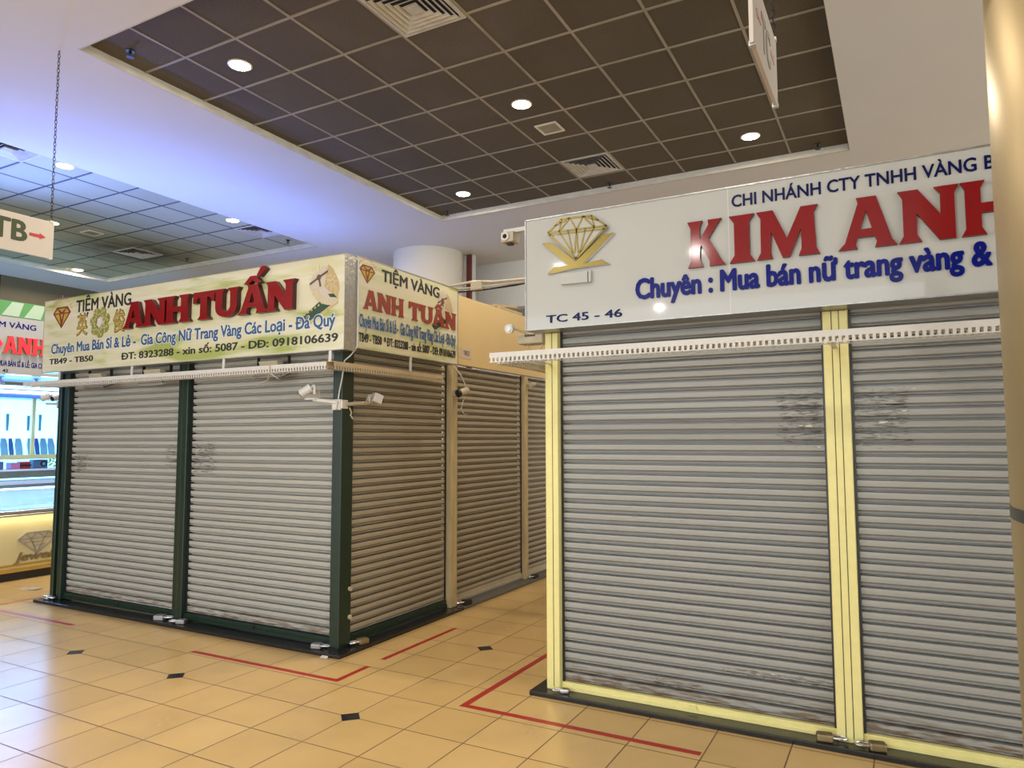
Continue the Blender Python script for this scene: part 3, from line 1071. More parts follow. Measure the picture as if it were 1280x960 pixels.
def tray(label, runs, hangers, m_top):
    """runs = list of (axis, a0, a1, fixed0, fixed1, ztop)"""
    ax, a0, a1, f0, f1, zt = runs[0]
    c = ((a0 + a1) / 2, (f0 + f1) / 2, zt - .06) if ax == 'x' else ((f0 + f1) / 2, (a0 + a1) / 2, zt - .06)
    t = thing('cable_tray', label, 'cable tray', c)

    def B(b, ax, a0, a1, f0, f1, z0, z1):
        if ax == 'x':
            b.box(a0, a1, f0, f1, z0, z1)
        else:
            b.box(f0, f1, a0, a1, z0, z1)
    for k, (ax, a0, a1, f0, f1, zt) in enumerate(runs):
        b = MB()
        B(b, ax, a0, a1, f0, f1, zt - .003, zt)
        for q in (f0, f1 - .003):
            B(b, ax, a0, a1, q, q + .003, zt - .032, zt - .003)
        b.build('lid', m_top[k], t)
        b = MB()
        n = int((a1 - a0) / .03)
        for i in range(n):
            p = a0 + (i + .25) * (a1 - a0) / n
            for q in (f0, f1 - .003):
                B(b, ax, p, p + .015, q, q + .003, zt - .056, zt - .032)
        for q in (f0, f1 - .003):
            B(b, ax, a0, a1, q, q + .003, zt - .061, zt - .056)
        b.build('slotted_side', m_white if k == 0 else m_white_old, t)
    for p0, p1, w in hangers:
        b = MB()
        p0, p1 = Vector(p0), Vector(p1)
        d = p1 - p0
        M = Matrix.Translation((p0 + p1) / 2) @ d.to_track_quat('Z', 'Y').to_matrix().to_4x4()
        b.obox(M, w, .003, d.length / 2) if abs(d.x) < abs(d.y) else b.obox(M, .003, w, d.length / 2)
        b.build('hanger', m_white, t)


tray('white slotted cable tray hung below the long cream sign, turning the corner',
     [('x', -8.02, -3.846, 4.135, 4.232, 2.264), ('y', 4.135, 5.62, -3.845, -3.765, 2.262)],
     [((-6.37, 4.233, 2.255), (-6.37, 4.237, 2.361), .014), ((-5.11, 4.233, 2.255), (-5.11, 4.237, 2.361), .014), ((-3.90, 4.233, 2.255), (-3.90, 4.237, 2.361), .014), ((-7.55, 4.233, 2.255), (-7.55, 4.237, 2.361), .014), ((-3.764, 5.10, 2.255), (-3.762, 5.10, 2.387), .012)],
     [m_white, m_wood])
tray('white slotted cable tray across the shutters below the white sign',
     [('x', -2.235, 1.7, 3.85, 3.95, 2.203), ('y', 3.951, 5.6, -2.235, -2.14, 2.203)],
     [((-2.06, 3.95, 2.168), (-2.06, 4.372, 2.172), .012), ((-.295, 3.95, 2.168), (-.295, 4.372, 2.172), .012)],
     [m_white, m_white])

# ------------------------------------------------------------------ flood lamps above the left tray


def flood(label, x, y, z, w, tilt, m_body, m_face):
    t = thing('flood_lamp', label, 'lamp', (x, y, z), 'flood lamps behind the long cable tray')
    M = Matrix.Translation((x, y, z)) @ Matrix.Rotation(tilt, 4, 'X')
    b = MB()
    vs_ = [(-w, -.09, -.028), (w, -.09, -.028), (w, .075, -.028), (-w, .075, -.028), (-w * .72, -.06, .03), (w * .72, -.06, .03), (w * .72, .06, .03), (-w * .72, .06, .03)]
    b.add([M @ Vector(p) for p in vs_], [(0, 3, 2, 1), (4, 5, 6, 7), (0, 1, 5, 4), (1, 2, 6, 5), (2, 3, 7, 6), (3, 0, 4, 7)])
    b.build('housing', m_body, t, bevel=.004)
    b = MB()
    b.obox(M @ Matrix.Translation((0, 0, -.034)), w * .93, .075, .004)
    b.build('glass_front', m_face, t)
    b = MB()
    b.obox(M @ Matrix.Translation((0, .0, .078)), w * .62, .03, .022)
    b.obox(M @ Matrix.Translation((0, .0, .045)), w * .2, .02, .02)
    b.build('driver_box', m_white_old, t)
    b = MB()
    for sx in (-w - .012, w + .004):
        b.box(x + sx, x + sx + .008, y - .012, y + .016, z - .02, 2.362)
    b.build('bracket', m_dark, t)


m_floodbody = mat('weathered_grey_casting', (0.30, 0.28, 0.25), 0.5, 0.2, var=0.3)
m_floodglass = mat('smoky_lamp_glass', (0.05, 0.055, 0.065), 0.12)
m_floodwhite = mat('pale_lamp_glass', (0.55, 0.55, 0.56), 0.25)
flood('grey flood lamp nearest the thin twin posts, behind the cable tray', -7.02, 4.335, 2.240, .17, .38, m_floodbody, m_floodglass)
flood('flood lamp with pale glass at the middle green post, behind the tray', -6.14, 4.335, 2.238, .19, .34, m_floodbody, m_floodwhite)
flood('flood lamp tied with wire above the wide shutter by the corner', -4.62, 4.335, 2.238, .17, .40, m_floodbody, m_floodglass)

# ------------------------------------------------------------------ cameras and small devices


def bullet(b_t, p, d, ln=.105, r=.036, square=False, lens_m=None):
    """camera body pointing along d from p; returns body"""
    p, d = Vector(p), Vector(d).normalized()
    q = d.to_track_quat('Z', 'Y').to_matrix().to_4x4()
    b = MB()
    if square:
        b.obox(Matrix.Translation(p) @ q, r, r, ln / 2)
        bd = b.build('camera_body', m_white, b_t, bevel=.008)
    else:
        b.cyl(p - d * ln / 2, p + d * ln / 2, r, n=24)
        bd = b.build('camera_body', m_white, b_t, smooth=True)
    b = MB()
    b.cyl(p + d * ln / 2, p + d * (ln / 2 + .006), r * .86, n=20)
    b.build('lens', m_lens, bd, smooth=True)
    b = MB()
    b.cyl(p - d * (ln / 2 + .03), p - d * ln / 2, r * .35, n=12)
    b.cyl(p - d * (ln / 2 + .03), p - d * (ln / 2 + .03) + Vector((0, 0, -.07)), r * .33, n=12)
    b.build('swivel', m_white, b_t, smooth=True)
    return bd


t = thing('security_camera', 'white twin camera on two arms fixed to the green corner post', 'camera', (-3.93, 4.36, 1.93))
b = MB()
b.box(-3.985, -3.90, 4.355, 4.38, 1.90, 1.985)
b.box(-3.90, -3.88, 4.36, 4.43, 1.91, 1.98)
b.prism([(-3.975, 1.955), (-3.91, 1.975), (-3.925, 1.90), (-3.955, 1.90)], front(4.355), 0, .02)
b.build('mount', m_white, t, bevel=.004)
b = MB()
b.cyl((-3.93, 4.345, 1.96), (-4.13, 4.30, 1.985), .016, n=12)
b.box(-4.20, -4.09, 4.275, 4.315, 1.985, 1.997)
b.build('arm', m_white, t)
b = MB()
b.cyl((-3.88, 4.40, 1.945), (-3.85, 4.62, 1.965), .016, n=12)
b.box(-3.87, -3.83, 4.56, 4.66, 1.965, 1.975)
b.build('arm', m_white_old, t)
bullet(t, (-4.18, 4.27, 2.058), (-.62, -.3, -.42), .10, .036)
bullet(t, (-3.83, 4.725, 2.005), (.35, .75, -.30), .085, .038, square=True)
b = MB()
b.tube([(-4.11, 4.30, 2.03), (-4.07, 4.30, 2.05), (-4.06, 4.30, 2.01), (-4.10, 4.30, 1.99)], .004)
b.tube([(-3.84, 4.60, 1.98), (-3.83, 4.63, 2.03), (-3.83, 4.68, 2.02), (-3.84, 4.66, 1.96)], .005)
b.tube([(-3.875, 4.44, 1.92), (-3.87, 4.46, 1.88), (-3.872, 4.45, 1.86), (-3.868, 4.475, 1.83)], .006)
b.build('cable', m_white_old, t)

t = thing('security_camera', 'small dark-lensed camera on the cream aisle post beneath the small sign', 'camera', (-3.86, 6.0, 2.12))
b = MB()
b.box(-3.887, -3.85, 5.97, 6.01, 2.09, 2.15)
b.build('mount', m_white_old, t, bevel=.003)
d = Vector((-.30, -.9, -.30)).normalized()
q = d.to_track_quat('Z', 'Y').to_matrix().to_4x4()
p = Vector((-3.80, 6.01, 2.13))
b = MB()
b.cyl(p - d * .07, p + d * .035, .036, n=20)
bd = b.build('camera_body', m_white_old, t, smooth=True)
b = MB()
b.cyl(p + d * .035, p + d * .06, .040, n=20)
b.build('lens_hood', m_dark, bd, smooth=True)
b = MB()
b.cyl((-3.85, 6.0, 2.12), (-3.80, 6.03, 2.10), .012, n=10)
b.build('swivel', m_white_old, t)
b = MB()
b.tube([(-3.80, 6.08, 2.13), (-3.795, 6.05, 2.22), (-3.80, 5.98, 2.30), (-3.84, 5.90, 2.39)], .006)
b.tube([(-3.80, 6.08, 2.11), (-3.80, 6.02, 2.03), (-3.80, 5.99, 1.96), (-3.80, 6.05, 1.91), (-3.81, 6.13, 1.91)], .004)
b.build('cable', m_white, t)

t = thing('security_camera', 'dark backlit twin camera on an arm from the outermost thin post', 'camera', (-7.84, 4.42, 2.03))
b = MB()
b.box(-7.87, -7.845, 4.40, 4.46, 2.0, 2.08)
b.build('mount', m_white_old, t)
b = MB()
b.cyl((-7.87, 4.43, 2.05), (-8.15, 4.45, 2.06), .013, n=10)
b.build('arm', m_white_old, t)
bullet(t, (-8.17, 4.45, 2.13), (-.5, -.5, -.3), .08, .035)
bullet(t, (-7.95, 4.43, 2.115), (.1, -.9, -.3), .07, .03)

t = thing('security_camera', 'beige box camera on a short arm at the top corner of the white sign', 'camera', (-2.30, 4.35, 3.05))
b = MB()
b.box(-2.40, -2.168, 4.33, 4.37, 3.108, 3.138)
b.build('arm', m_white, t, bevel=.003)
b = MB()
b.box(-2.40, -2.30, 4.29, 4.39, 3.035, 3.108)
bd = b.build('camera_body', m_white_old, t, bevel=.006)
b = MB()
b.cyl((-2.36, 4.29, 3.072), (-2.36, 4.278, 3.072), .030, n=20)
b.build('lens_ring', m_white, bd)
b = MB()
b.cyl((-2.36, 4.278, 3.072), (-2.36, 4.275, 3.072), .016, n=16)
b.build('lens', m_lens, bd)
b = MB()
b.box(-2.37, -2.33, 4.32, 4.36, 3.022, 3.035)
b.build('sensor', m_dark, bd)

t = thing('emergency_lamp', 'beige box unit tucked under the aisle end of the white sign', 'lamp', (-2.25, 4.55, 2.33))
b = MB()
b.box(-2.36, -2.16, 4.46, 4.58, 2.335, 2.405)
bd = b.build('case', m_white_old, t, bevel=.01)
b = MB()
b.box(-2.30, -2.22, 4.457, 4.462, 2.385, 2.40)
b.build('slot', m_dark, bd)
b = MB()
b.box(-2.16, -2.10, 4.50, 4.54, 2.30, 2.43)
b.build('bracket', m_galv, t)
b = MB()
b.cyl((-2.36, 4.36, 2.435), (-2.36, 4.33, 2.43), .033, n=20)
b.build('round_lamp', m_white, t, smooth=True)
b = MB()
b.cyl((-2.36, 4.33, 2.43), (-2.36, 4.326, 2.43), .02, n=16)
b.build('round_lens', m_galv, t)
b = MB()
b.tube([(-2.36, 4.36, 2.44), (-2.30, 4.43, 2.42), (-2.28, 4.46, 2.40)], .008)
b.tube([(-2.30, 4.5, 2.335), (-2.27, 4.5, 2.28), (-2.22, 4.5, 2.26), (-2.18, 4.5, 2.33)], .005)
b.tube([(-2.19, 4.36, 2.46), (-2.20, 4.37, 2.7), (-2.195, 4.37, 2.95)], .006)
b.build('cable', m_white_old, t)

t = thing('camera_bracket', 'small white fixture on the brownish aisle post near the yellow post', 'fixture', (-3.86, 7.62, 2.2))
b = MB()
b.cyl((-3.90, 7.62, 2.31), (-3.80, 7.60, 2.31), .02, n=14)
b.cyl((-3.80, 7.60, 2.31), (-3.79, 7.50, 2.30), .026, n=14)
b.build('lamp_body', m_white_old, t, smooth=True)

# cables over the aisle
t = thing('cable_run', 'white conduit and black cable crossing above the aisle to the white sign', 'cable', (-3.0, 6.0, 3.1))
b = MB()
b.tube([(-3.98, 6.0, 3.205), (-3.66, 6.0, 3.225), (-3.45, 6.0, 3.20), (-3.1, 6.0, 3.19), (-2.5, 6.0, 3.22), (-2.07, 6.0, 3.23)], .013)
b.tube([(-4.0, 6.02, 3.175), (-3.5, 6.02, 3.165), (-3.1, 6.02, 3.165), (-2.6, 6.02, 3.19), (-2.07, 6.02, 3.21)], .009)
b.build('conduit', m_white_old, t, smooth=True)
b = MB()
b.tube([(-4.0, 6.03, 3.15), (-3.6, 6.03, 3.14), (-3.2, 6.03, 3.15), (-2.7, 6.03, 3.20), (-2.07, 6.03, 3.22)], .011)
b.build('black_cable', m_dark, t, smooth=True)
b = MB()
b.box(-3.68, -3.56, 5.965, 6.02, 3.135, 3.225)
b.build('junction_box', m_white_old, t, bevel=.006)
t = thing('power_cable', 'white cable dropping from the small cream sign beside the corner post', 'cable', (-3.8, 4.4, 2.2))
b = MB()
b.tube([(-3.755, 4.384, 3.10), (-3.754, 4.384, 2.7), (-3.755, 4.384, 2.40), (-3.80, 4.36, 2.33), (-3.855, 4.35, 2.29), (-3.87, 4.36, 2.245), (-3.89, 4.365, 2.15), (-3.92, 4.37, 2.05), (-3.93, 4.37, 1.99)], .0055)
b.build('wire', m_white, t, smooth=True)

# wire tie on the flood lamp
b = MB()
b.tube([(-4.44, 4.125, 2.27), (-4.44, 4.125, 2.20), (-4.48, 4.15, 2.15)], .004)
b.tube([(-4.44, 4.125, 2.20), (-4.36, 4.15, 2.15)], .004)
b.tube([(-4.48, 4.15, 2.15), (-4.58, 4.15, 2.12), (-4.62, 4.15, 2.09)], .003)
tag(b.build('wire_tie', m_white_old), 'thin twisted wire tied round the tray below the corner flood lamp', 'wire')

# ------------------------------------------------------------------ padlocks


def padlock(label, loc, rotz, mb_, lie=True, k=1.0):
    t = thing('padlock', label, 'padlock', (0, 0, 0), 'padlocks at the shutter feet')
    b = MB()
    b.box(-.03 * k, .026 * k, -.021 * k, .021 * k, 0, .028 * k)
    b.build('body', mb_, t, bevel=.010)
    b = MB()
    pts = [(.026 * k, -.012 * k + 0, .017 * k)] + [((.05 + .022 * math.sin(a)) * k, -.014 * k * math.cos(a), .017 * k) for a in [PI * i / 8 for i in range(9)]] + [(.026 * k, .012 * k, .017 * k)]
    b.tube(pts, .005 * k)
    b.build('shackle', m_steel, t, smooth=True)
    b = MB()
    b.cyl((-.031 * k, 0, .017 * k), (-.029 * k, 0, .017 * k), .008 * k, n=12)
    b.build('keyhole', m_dark, t)
    t.location = loc
    t.rotation_euler = (0, 0, rotz)
    return t


m_lockgrey = mat('grey_lock_case', (0.30, 0.30, 0.31), 0.4, 0.6)
padlock('padlock on the black plinth at the foot of the outermost thin post', (-7.78, 4.35, .03), 0, m_steel, k=1.5)
padlock('silver padlock on the far side of the middle green post foot', (-5.985, 4.345, .03), .4, m_lockgrey, k=1.7)
padlock('silver padlock on the near side of the middle green post foot', (-5.70, 4.345, .03), .4 + PI, m_lockgrey, k=1.5)
padlock('padlock at the foot of the corner green post, front side', (-4.085, 4.345, .03), .3, m_lockgrey, k=1.5)
padlock('brass padlock at the foot of the corner green post, aisle side', (-3.855, 4.61, .03), -1.9, m_brass, k=1.6)
padlock('dark padlock at the foot of the cream aisle post', (-3.845, 6.17, .03), -2.0, m_dark, k=1.7)
padlock('dark padlock at the foot of the thin brownish aisle post', (-3.85, 7.70, .03), -1.8, m_dark, k=1.5)
padlock('dark brass padlock left of the double yellow post foot', (-.415, 4.345, .03), .15, m_brass, k=1.5)
padlock('brass padlock right of the double yellow post foot', (-.165, 4.345, .03), PI + .2, m_brass, k=1.5)
padlock('small steel padlock at the foot of the yellow end post', (-1.965, 4.35, .03), PI + .3, m_steel, k=1.1)
# door buttons on the corner post
for z, w in ((.48, 'upper'), (.26, 'lower')):
    b = MB()
    b.cyl((-3.90, 4.50, z), (-3.885, 4.50, z), .018, n=14)
    tag(b.build('guide_stud', m_white_old), w + ' pale round stud on the aisle face of the green corner post', 'stud')

# litter and tape on the floor
b = MB()
b.add([(-3.965, 4.245, .001), (-3.90, 4.255, .001), (-3.905, 4.275, .012), (-3.96, 4.268, .014), (-3.93, 4.235, .006)], [(0, 4, 1, 2, 3)])
b.add([(-3.965, 4.245, .003), (-3.90, 4.255, .003), (-3.905, 4.275, .014), (-3.96, 4.268, .016), (-3.93, 4.235, .008)], [(3, 2, 1, 4, 0)])
tag(b.build('paper_scrap', m_white), 'crumpled white paper scrap on the floor by the corner post', 'paper')
b = MB()
b.box(-8.78, -8.60, 4.57, 4.66, 0, .006)
b.box(-8.70, -8.52, 4.60, 4.70, .006, .010)
tag(b.build('paper_sheet', m_white_old), 'folded paper sheets on the floor before the gold counter', 'paper')


def tape(label, pts, w):
    b = MB()
    pm = lambda s, z, d: (s, z, d)
    P = [Vector(q) for q in pts]
    lf, rt = [], []
    for i, q in enumerate(P):
        ds = [(P[j + 1] - P[j]).normalized() for j in (i - 1, i) if 0 <= j < len(P) - 1]
        ns = [Vector((-d.y, d.x)) for d in ds]
        m = (ns[0] + ns[-1]).normalized()
        off = m * (w / 2 / m.dot(ns[0]))
        lf.append(tuple(q + off))
        rt.append(tuple(q - off))
    n = len(P)
    for i in range(n - 1):
        b.prism([rt[i], rt[i + 1], lf[i + 1], lf[i]], pm, 0, .0012)
    tag(b.build('floor_tape', m_tape), label, 'tape', 'red marking tape on the floor')


tape('red floor tape bent round the corner below the green corner post', [(-4.98, 3.905), (-3.495, 3.915), (-3.505, 4.26)], .042)
tape('straight red floor tape strip along the aisle beside the green corner stall', [(-3.514, 4.44), (-3.514, 5.46)], .042)
tape('red floor tape bent round the corner of the yellow post stall', [(-2.455, 6.0), (-2.468, 3.935), (-.99, 3.935)], .045)
tape('faded red tape strip ending before the thin twin posts', [(-8.4, 3.93), (-6.62, 3.933)], .042)
tape('thin red tape strip crossing towards the gold counter', [(-8.095, 3.7), (-8.095, 4.48)], .035)

# ------------------------------------------------------------------ ceiling fittings
dl = thing('downlight', 'glowing downlight in the brown ceiling nearest its near left corner', 'ceiling lamp', (-4.857, 4.107, ZT), 'round ceiling downlights')
b = MB()
b.lathe((-4.857, 4.107, ZT), [(.100, 0), (.102, -.006), (.088, -.010), (.085, -.004), (.085, 0)], n=40)
b.build('trim_ring', m_ringmetal, dl, smooth=True)
b = MB()
b.lathe((-4.857, 4.107, ZT), [(.084, -.003), (.080, -.012), (.05, -.017), (.01, -.018)], n=32)
b.build('diffuser', m_lamp, dl, smooth=True)
DL = [(-3.07, 5.905, 'glowing downlight near the middle of the brown ceiling, beside the square grille'),
      (-1.271, 7.719, 'glowing downlight in the brown ceiling beside the hanging TC sign'),
      (-4.91, 7.775, 'glowing downlight in the far corner of the brown ceiling above the cream column'),
      (-8.49, 4.715, 'glowing downlight in the pale tiled ceiling behind the hanging sign chain'),
      (-8.476, 7.115, 'glowing downlight in the pale ceiling next to the edge vent'),
      (-13.55, 7.85, 'glowing downlight farthest off, at the far edge of the pale ceiling'),
      (-10.92, 5.92, 'glowing downlight just above the corner of the hanging TB sign')]
for x, y, lb in DL:
    dup(dl, (x, y, ZT), 0, lb)
for x, y in [(-4.857, 4.107)] + [(a, c) for a, c, _ in DL]:
    area('downlight_lamp', (x, y, ZT - .03), .15, 17, WARM)


def vent(label, x, y, ang=0):
    t = thing('ceiling_vent', label, 'vent', (x, y, ZT), 'square air vents in the ceiling')
    h = .285
    b = MB()
    b.box(x - h, x + h, y - h, y + h, ZT - .004, ZT - .002)
    b.build('shaft', m_ventdark, t)
    b = MB()
    for r0_, r1_, zz in ((h, h - .03, .012),):
        pts = [(-r0_, -r0_), (r0_, -r0_), (r0_, r0_), (-r0_, r0_)]
        for (sx0, sx1, sy0, sy1) in ((-r0_, r0_, -r0_, -r1_), (-r0_, r0_, r1_, r0_), (-r0_, -r1_, -r1_, r1_), (r1_, r0_, -r1_, r1_)):
            b.box(x + sx0, x + sx1, y + sy0, y + sy1, ZT - zz, ZT)
    b.build('frame', m_vent, t)
    for k in range(5):
        ro = h - .042 - k * .045
        ri = ro - .028
        b = MB()
        A = [(-ro, -ro), (ro, -ro), (ro, ro), (-ro, ro)]
        Bq = [(-ri, -ri), (ri, -ri), (ri, ri), (-ri, ri)]
        z1, z2 = ZT - .018, ZT - .004
        for i in range(4):
            j = (i + 1) % 4
            b.add([(x + A[i][0], y + A[i][1], z1), (x + A[j][0], y + A[j][1], z1), (x + Bq[j][0], y + Bq[j][1], z2), (x + Bq[i][0], y + Bq[i][1], z2),
                   (x + A[i][0], y + A[i][1], z1 + .002), (x + A[j][0], y + A[j][1], z1 + .002), (x + Bq[j][0], y + Bq[j][1], z2 + .002), (x + Bq[i][0], y + Bq[i][1], z2 + .002)],
                  [(0, 1, 2, 3), (7, 6, 5, 4), (0, 4, 5, 1), (1, 5, 6, 2), (2, 6, 7, 3), (3, 7, 4, 0)])
        b.build('louvre', m_vent, t)
    b = MB()
    b.box(x - .05, x + .05, y - .05, y + .05, ZT - .02, ZT - .004)
    b.build('hub', m_vent, t)


vent('large square vent in the brown ceiling cut by the top of the photo', -3.06, 4.15)
vent('square vent at the far side of the brown ceiling above the white sign', -3.05, 7.67)
vent('square vent in the pale ceiling at the right hand edge of its bay', -8.52, 7.70)
vent('sooty square vent in the blackened part of the pale ceiling', -11.42, 7.62)
vent('square vent in the pale ceiling cut by the left picture edge', -8.52, 4.12)
for x, y, m, lb in ((-3.06, 6.517, m_tile_b, 'square speaker grille in the brown ceiling next to the middle downlight'), (-10.92, 6.518, m_vent, 'small square grille in the pale ceiling beside the TB sign')):
    t = thing('speaker_grille', lb, 'grille', (x, y, ZT))
    b = MB()
    h = .12
    for a0, a1, c0, c1 in ((-h, h, -h, -h + .02), (-h, h, h - .02, h), (-h, -h + .02, -h + .02, h - .02), (h - .02, h, -h + .02, h - .02)):
        b.box(x + a0, x + a1, y + c0, y + c1, ZT - .012, ZT)
    b.build('frame', m_ringmetal, t)
    b = MB()
    b.box(x - h + .02, x + h - .02, y - h + .02, y + h - .02, ZT - .006, ZT)
    b.build('mesh_panel', m_tbar, t)
sp = thing('sprinkler', 'sprinkler head at the near left corner of the brown ceiling', 'sprinkler', (-5.466, 3.515, ZT), 'ceiling sprinkler heads')
b = MB()
b.lathe((-5.466, 3.515, ZT), [(.035, 0), (.034, -.008), (.012, -.010), (.012, -.035), (.01, -.036)], n=20)
b.build('body', m_dark, sp)
b = MB()
b.lathe((-5.466, 3.515, ZT), [(.004, -.036), (.004, -.055), (.030, -.055), (.030, -.059), (.004, -.060)], n=16)
b.build('deflector', m_dark, sp)
for x, y, lb in ((-5.507, 8.30, 'sprinkler head in the far left corner of the brown ceiling'), (-.663, 8.289, 'sprinkler head in the far right corner of the brown ceiling'), (-3.089, 8.336, 'sprinkler head beside the far vent of the brown ceiling'),
                 (-11.009, 8.282, 'sprinkler head near the sooty vent of the pale ceiling'), (-8.562, 8.279, 'sprinkler head near the far corner of the pale ceiling')):
    dup(sp, (x, y, ZT), 0, lb)

# ------------------------------------------------------------------ hanging signs


def chain(b, p0, p1, n):
    p0, p1 = Vector(p0), Vector(p1)
    d = (p1 - p0) / n
    for i in range(n):
        c = p0 + d * (i + .5)
        u = Vector((1, 0, 0)) if i % 2 else Vector((0, 1, 0))
        L, w = abs(d.z) * .62, .009
        pts = [c + u * (w * math.sin(a)) + Vector((0, 0, L * math.cos(a))) for a in [2 * PI * k / 8 for k in range(9)]]
        b.tube(pts, .0028, n=5)


def hang_sign(label, xs_, y0, y1, z0, z1, zt, word, mt, ma, parts):
    t = thing('hanging_sign', label, 'sign', (xs_, (y0 + y1) / 2, z0))
    b = MB()
    b.box(xs_ - .008, xs_ + .008, y0, y1, z0, z1)
    pn = b.build('panel', m_hang, t, bevel=.002)
    pm = side(xs_ + .008)
    yc, zc = (y0 + y1) / 2, (z0 + z1) / 2
    text('lettering', word, pm, parts[0], parts[1], parts[2], parts[3], mt, pn, fat=.035)
    for s in (-1, 1):
        a = parts[1] + .015 if s > 0 else parts[0] - .015
        L = parts[4]
        b = MB()
        q = lambda f, g: (a + s * f * L, zc + .012 + g * L)
        b.prism([q(0, -.10), q(.62, -.10), q(.62, -.2), q(1, 0), q(.62, .2), q(.62, .10), q(0, .10)], pm, .0005, .0025)
        b.build('arrow', ma, pn)
    for y in (y0 + .02, y1 - .02):
        b = MB()
        b.box(xs_ - .012, xs_ + .012, y - .012, y + .012, z1 - .006, z1 + .010)
        b.build('clip', m_galv, t)
        b = MB()
        b.box(xs_ - .012, xs_ + .012, y - .010, y + .010, z0 - .006, z0 + .012)
        b.build('clip', m_galv, t)
        b = MB()
        chain(b, (xs_, y, z1 + .010), (xs_, y, zt), 46)
        b.build('chain', m_dark, t)


hang_sign('ivory hanging sign reading TB with a red arrow, hung on a chain', -5.85, 2.53, 3.185, 3.092, 3.388, ZS, 'TB', m_signgreen, m_arrow, (2.735, 2.99, 3.185, .15, .12))
hang_sign('ivory hanging sign reading TC seen nearly edge on before the brown ceiling', -.415, 2.60, 3.19, 3.095, 3.39, ZT, 'TC', m_greyprint, m_pinkarrow, (2.785, 3.0, 3.17, .14, .11))

# ------------------------------------------------------------------ bright jewellery stall beyond the left edge of the green stall
m_shopwhite = mat('bright_white_laminate', (0.78, 0.83, 0.86), 0.35)
m_shopblue = mat('blue_ceiling_panel', (0.10, 0.16, 0.42), 0.4)
m_goldpanel = mat('pale_gold_laminate', (0.66, 0.58, 0.32), 0.2, 0.2, var=0.12, scale=3)
m_goldshine = mat('polished_gold_trim', (0.62, 0.46, 0.14), 0.18, 0.85)
m_tube = mat('cool_led_tube', (0.9, 0.95, 1.0), 0.4, emit=(0.45, 0.68, 1.0), emit_s=2.5)
m_spot = mat('cool_spot_lens', (0.9, 0.95, 1.0), 0.4, emit=(0.75, 0.85, 1.0), emit_s=6.0)
m_backglow = mat('glowing_showcase_panel', (0.85, 0.9, 0.95), 0.5, emit=(0.10, 0.45, 1.0), emit_s=2.0)  # white back lit by LEDs; that light is put in as emission
m_glass = mat('showcase_glass', (0.92, 0.96, 1.0), 0.03, trans=1.0)
m_yel2 = mat('pale_yellow_frame', (0.72, 0.64, 0.28), 0.4)
m_litred = mat('lit_red_letter', (0.75, 0.02, 0.03), 0.3, emit=(1.0, 0.03, 0.05), emit_s=0.25)
m_navyvelvet = mat('blue_velvet', (0.05, 0.10, 0.30), 0.8, var=0.5, scale=60)
m_paleblue = mat('pale_blue_card', (0.18, 0.38, 0.48), 0.6)
m_greenbox = mat('green_lightbox', (0.10, 0.32, 0.10), 0.4)
m_greenpale = mat('pale_green_lightbox', (0.42, 0.58, 0.42), 0.4)

XS = -9.3
PSH = side(XS)
YA, YB = 4.0, 7.4
t = thing('signboard', 'white stall sign with lit red letters behind the long cream sign', 'sign', (XS - .06, (YA + YB) / 2, 2.44))
b = MB()
b.box(XS - .12, XS, YA, YB, 2.45, 3.135)
b.build('panel', m_signwhite, t)
text('lettering', 'TIỆM VÀNG', PSH, 4.33, 4.915, 3.005, .064, m_blue, t, fat=.02)
for ch, a, c in (('A', 4.545, 4.70), ('N', 4.70, 4.86), ('H', 4.865, 5.03)):
    glyph('letter', ch, PSH, a, c, 2.70, .20, [m_litred, m_goldac], t, .03, fat=.01)
b = MB()
b.prism([(4.44, 2.82), (4.50, 2.87), (4.545, 2.80), (4.50, 2.74)], PSH, .001, .02)
b.build('emblem', m_litred, t)
text('lettering', 'MUA BÁN SỈ & LẺ: GIA CÔNG', PSH, 4.515, 5.09, 2.545, .062, m_blue, t, fat=.03)
text('lettering', '42', PSH, 4.56, 4.625, 2.470, .035, m_navy, t, fat=.02)
t = thing('lightbox_header', 'green and white panelled header on top of the white stall sign', 'header', (XS - .1, (YA + YB) / 2, 3.14))
b = MB()
b.box(XS - .2, XS - .02, YA, YB, 3.14, 3.33)
b.build('box', m_greenbox, t)
b = MB()
for a in (4.62, 4.87, 5.12, 5.37):
    b.prism([(a - .09, 3.15), (a + .10, 3.15), (a + .15, 3.32), (a + .02, 3.32)], side(XS - .02), .001, .006)
b.build('facet_panel', m_greenpale, t)

t = thing('display_counter', 'gold fronted glass counter with a gem and script lettering', 'counter', (XS - .3, (YA + YB) / 2, 0))
b = MB()
b.box(XS - .55, XS, YA, YB, .10, .76)
b.build('base', m_goldpanel, t, bevel=.006)
b = MB()
b.box(XS - .52, XS - .04, YA, YB, .0, .10)
b.build('kick_board', m_dark, t)
b = MB()
b.box(XS - .03, XS + .015, YA, YB, .10, .15)
b.box(XS - .03, XS + .010, YA, YB, .165, .20)
b.build('bottom_moulding', m_goldshine, t, bevel=.008)
b = MB()
b.box(XS - .56, XS + .02, YA, YB, .76, .785)
b.box(XS - .56, XS + .03, YA, YB, .795, .83)
b.build('steel_edge', m_steel, t, bevel=.008)
b = MB()
b.box(XS - .006, XS, YA, YB, .83, 1.095)
b.box(XS - .55, XS, YA, YB, 1.095, 1.103)
b.build('glass_case', m_glass, t)
b = MB()
b.box(XS - .55, XS - .53, YA, YB, .83, 1.095)
b.box(XS - .53, XS - .01, YA, YB, .83, .84)
b.build('case_lining', m_shopwhite, t)
b = MB()
b.box(XS - .035, XS - .010, YA, YB, 1.075, 1.092)
b.build('case_light_strip', m_tube, t)
pm = PSH
e = MB()
gx, gz, gw, gh = 5.045, .425, .44, .25
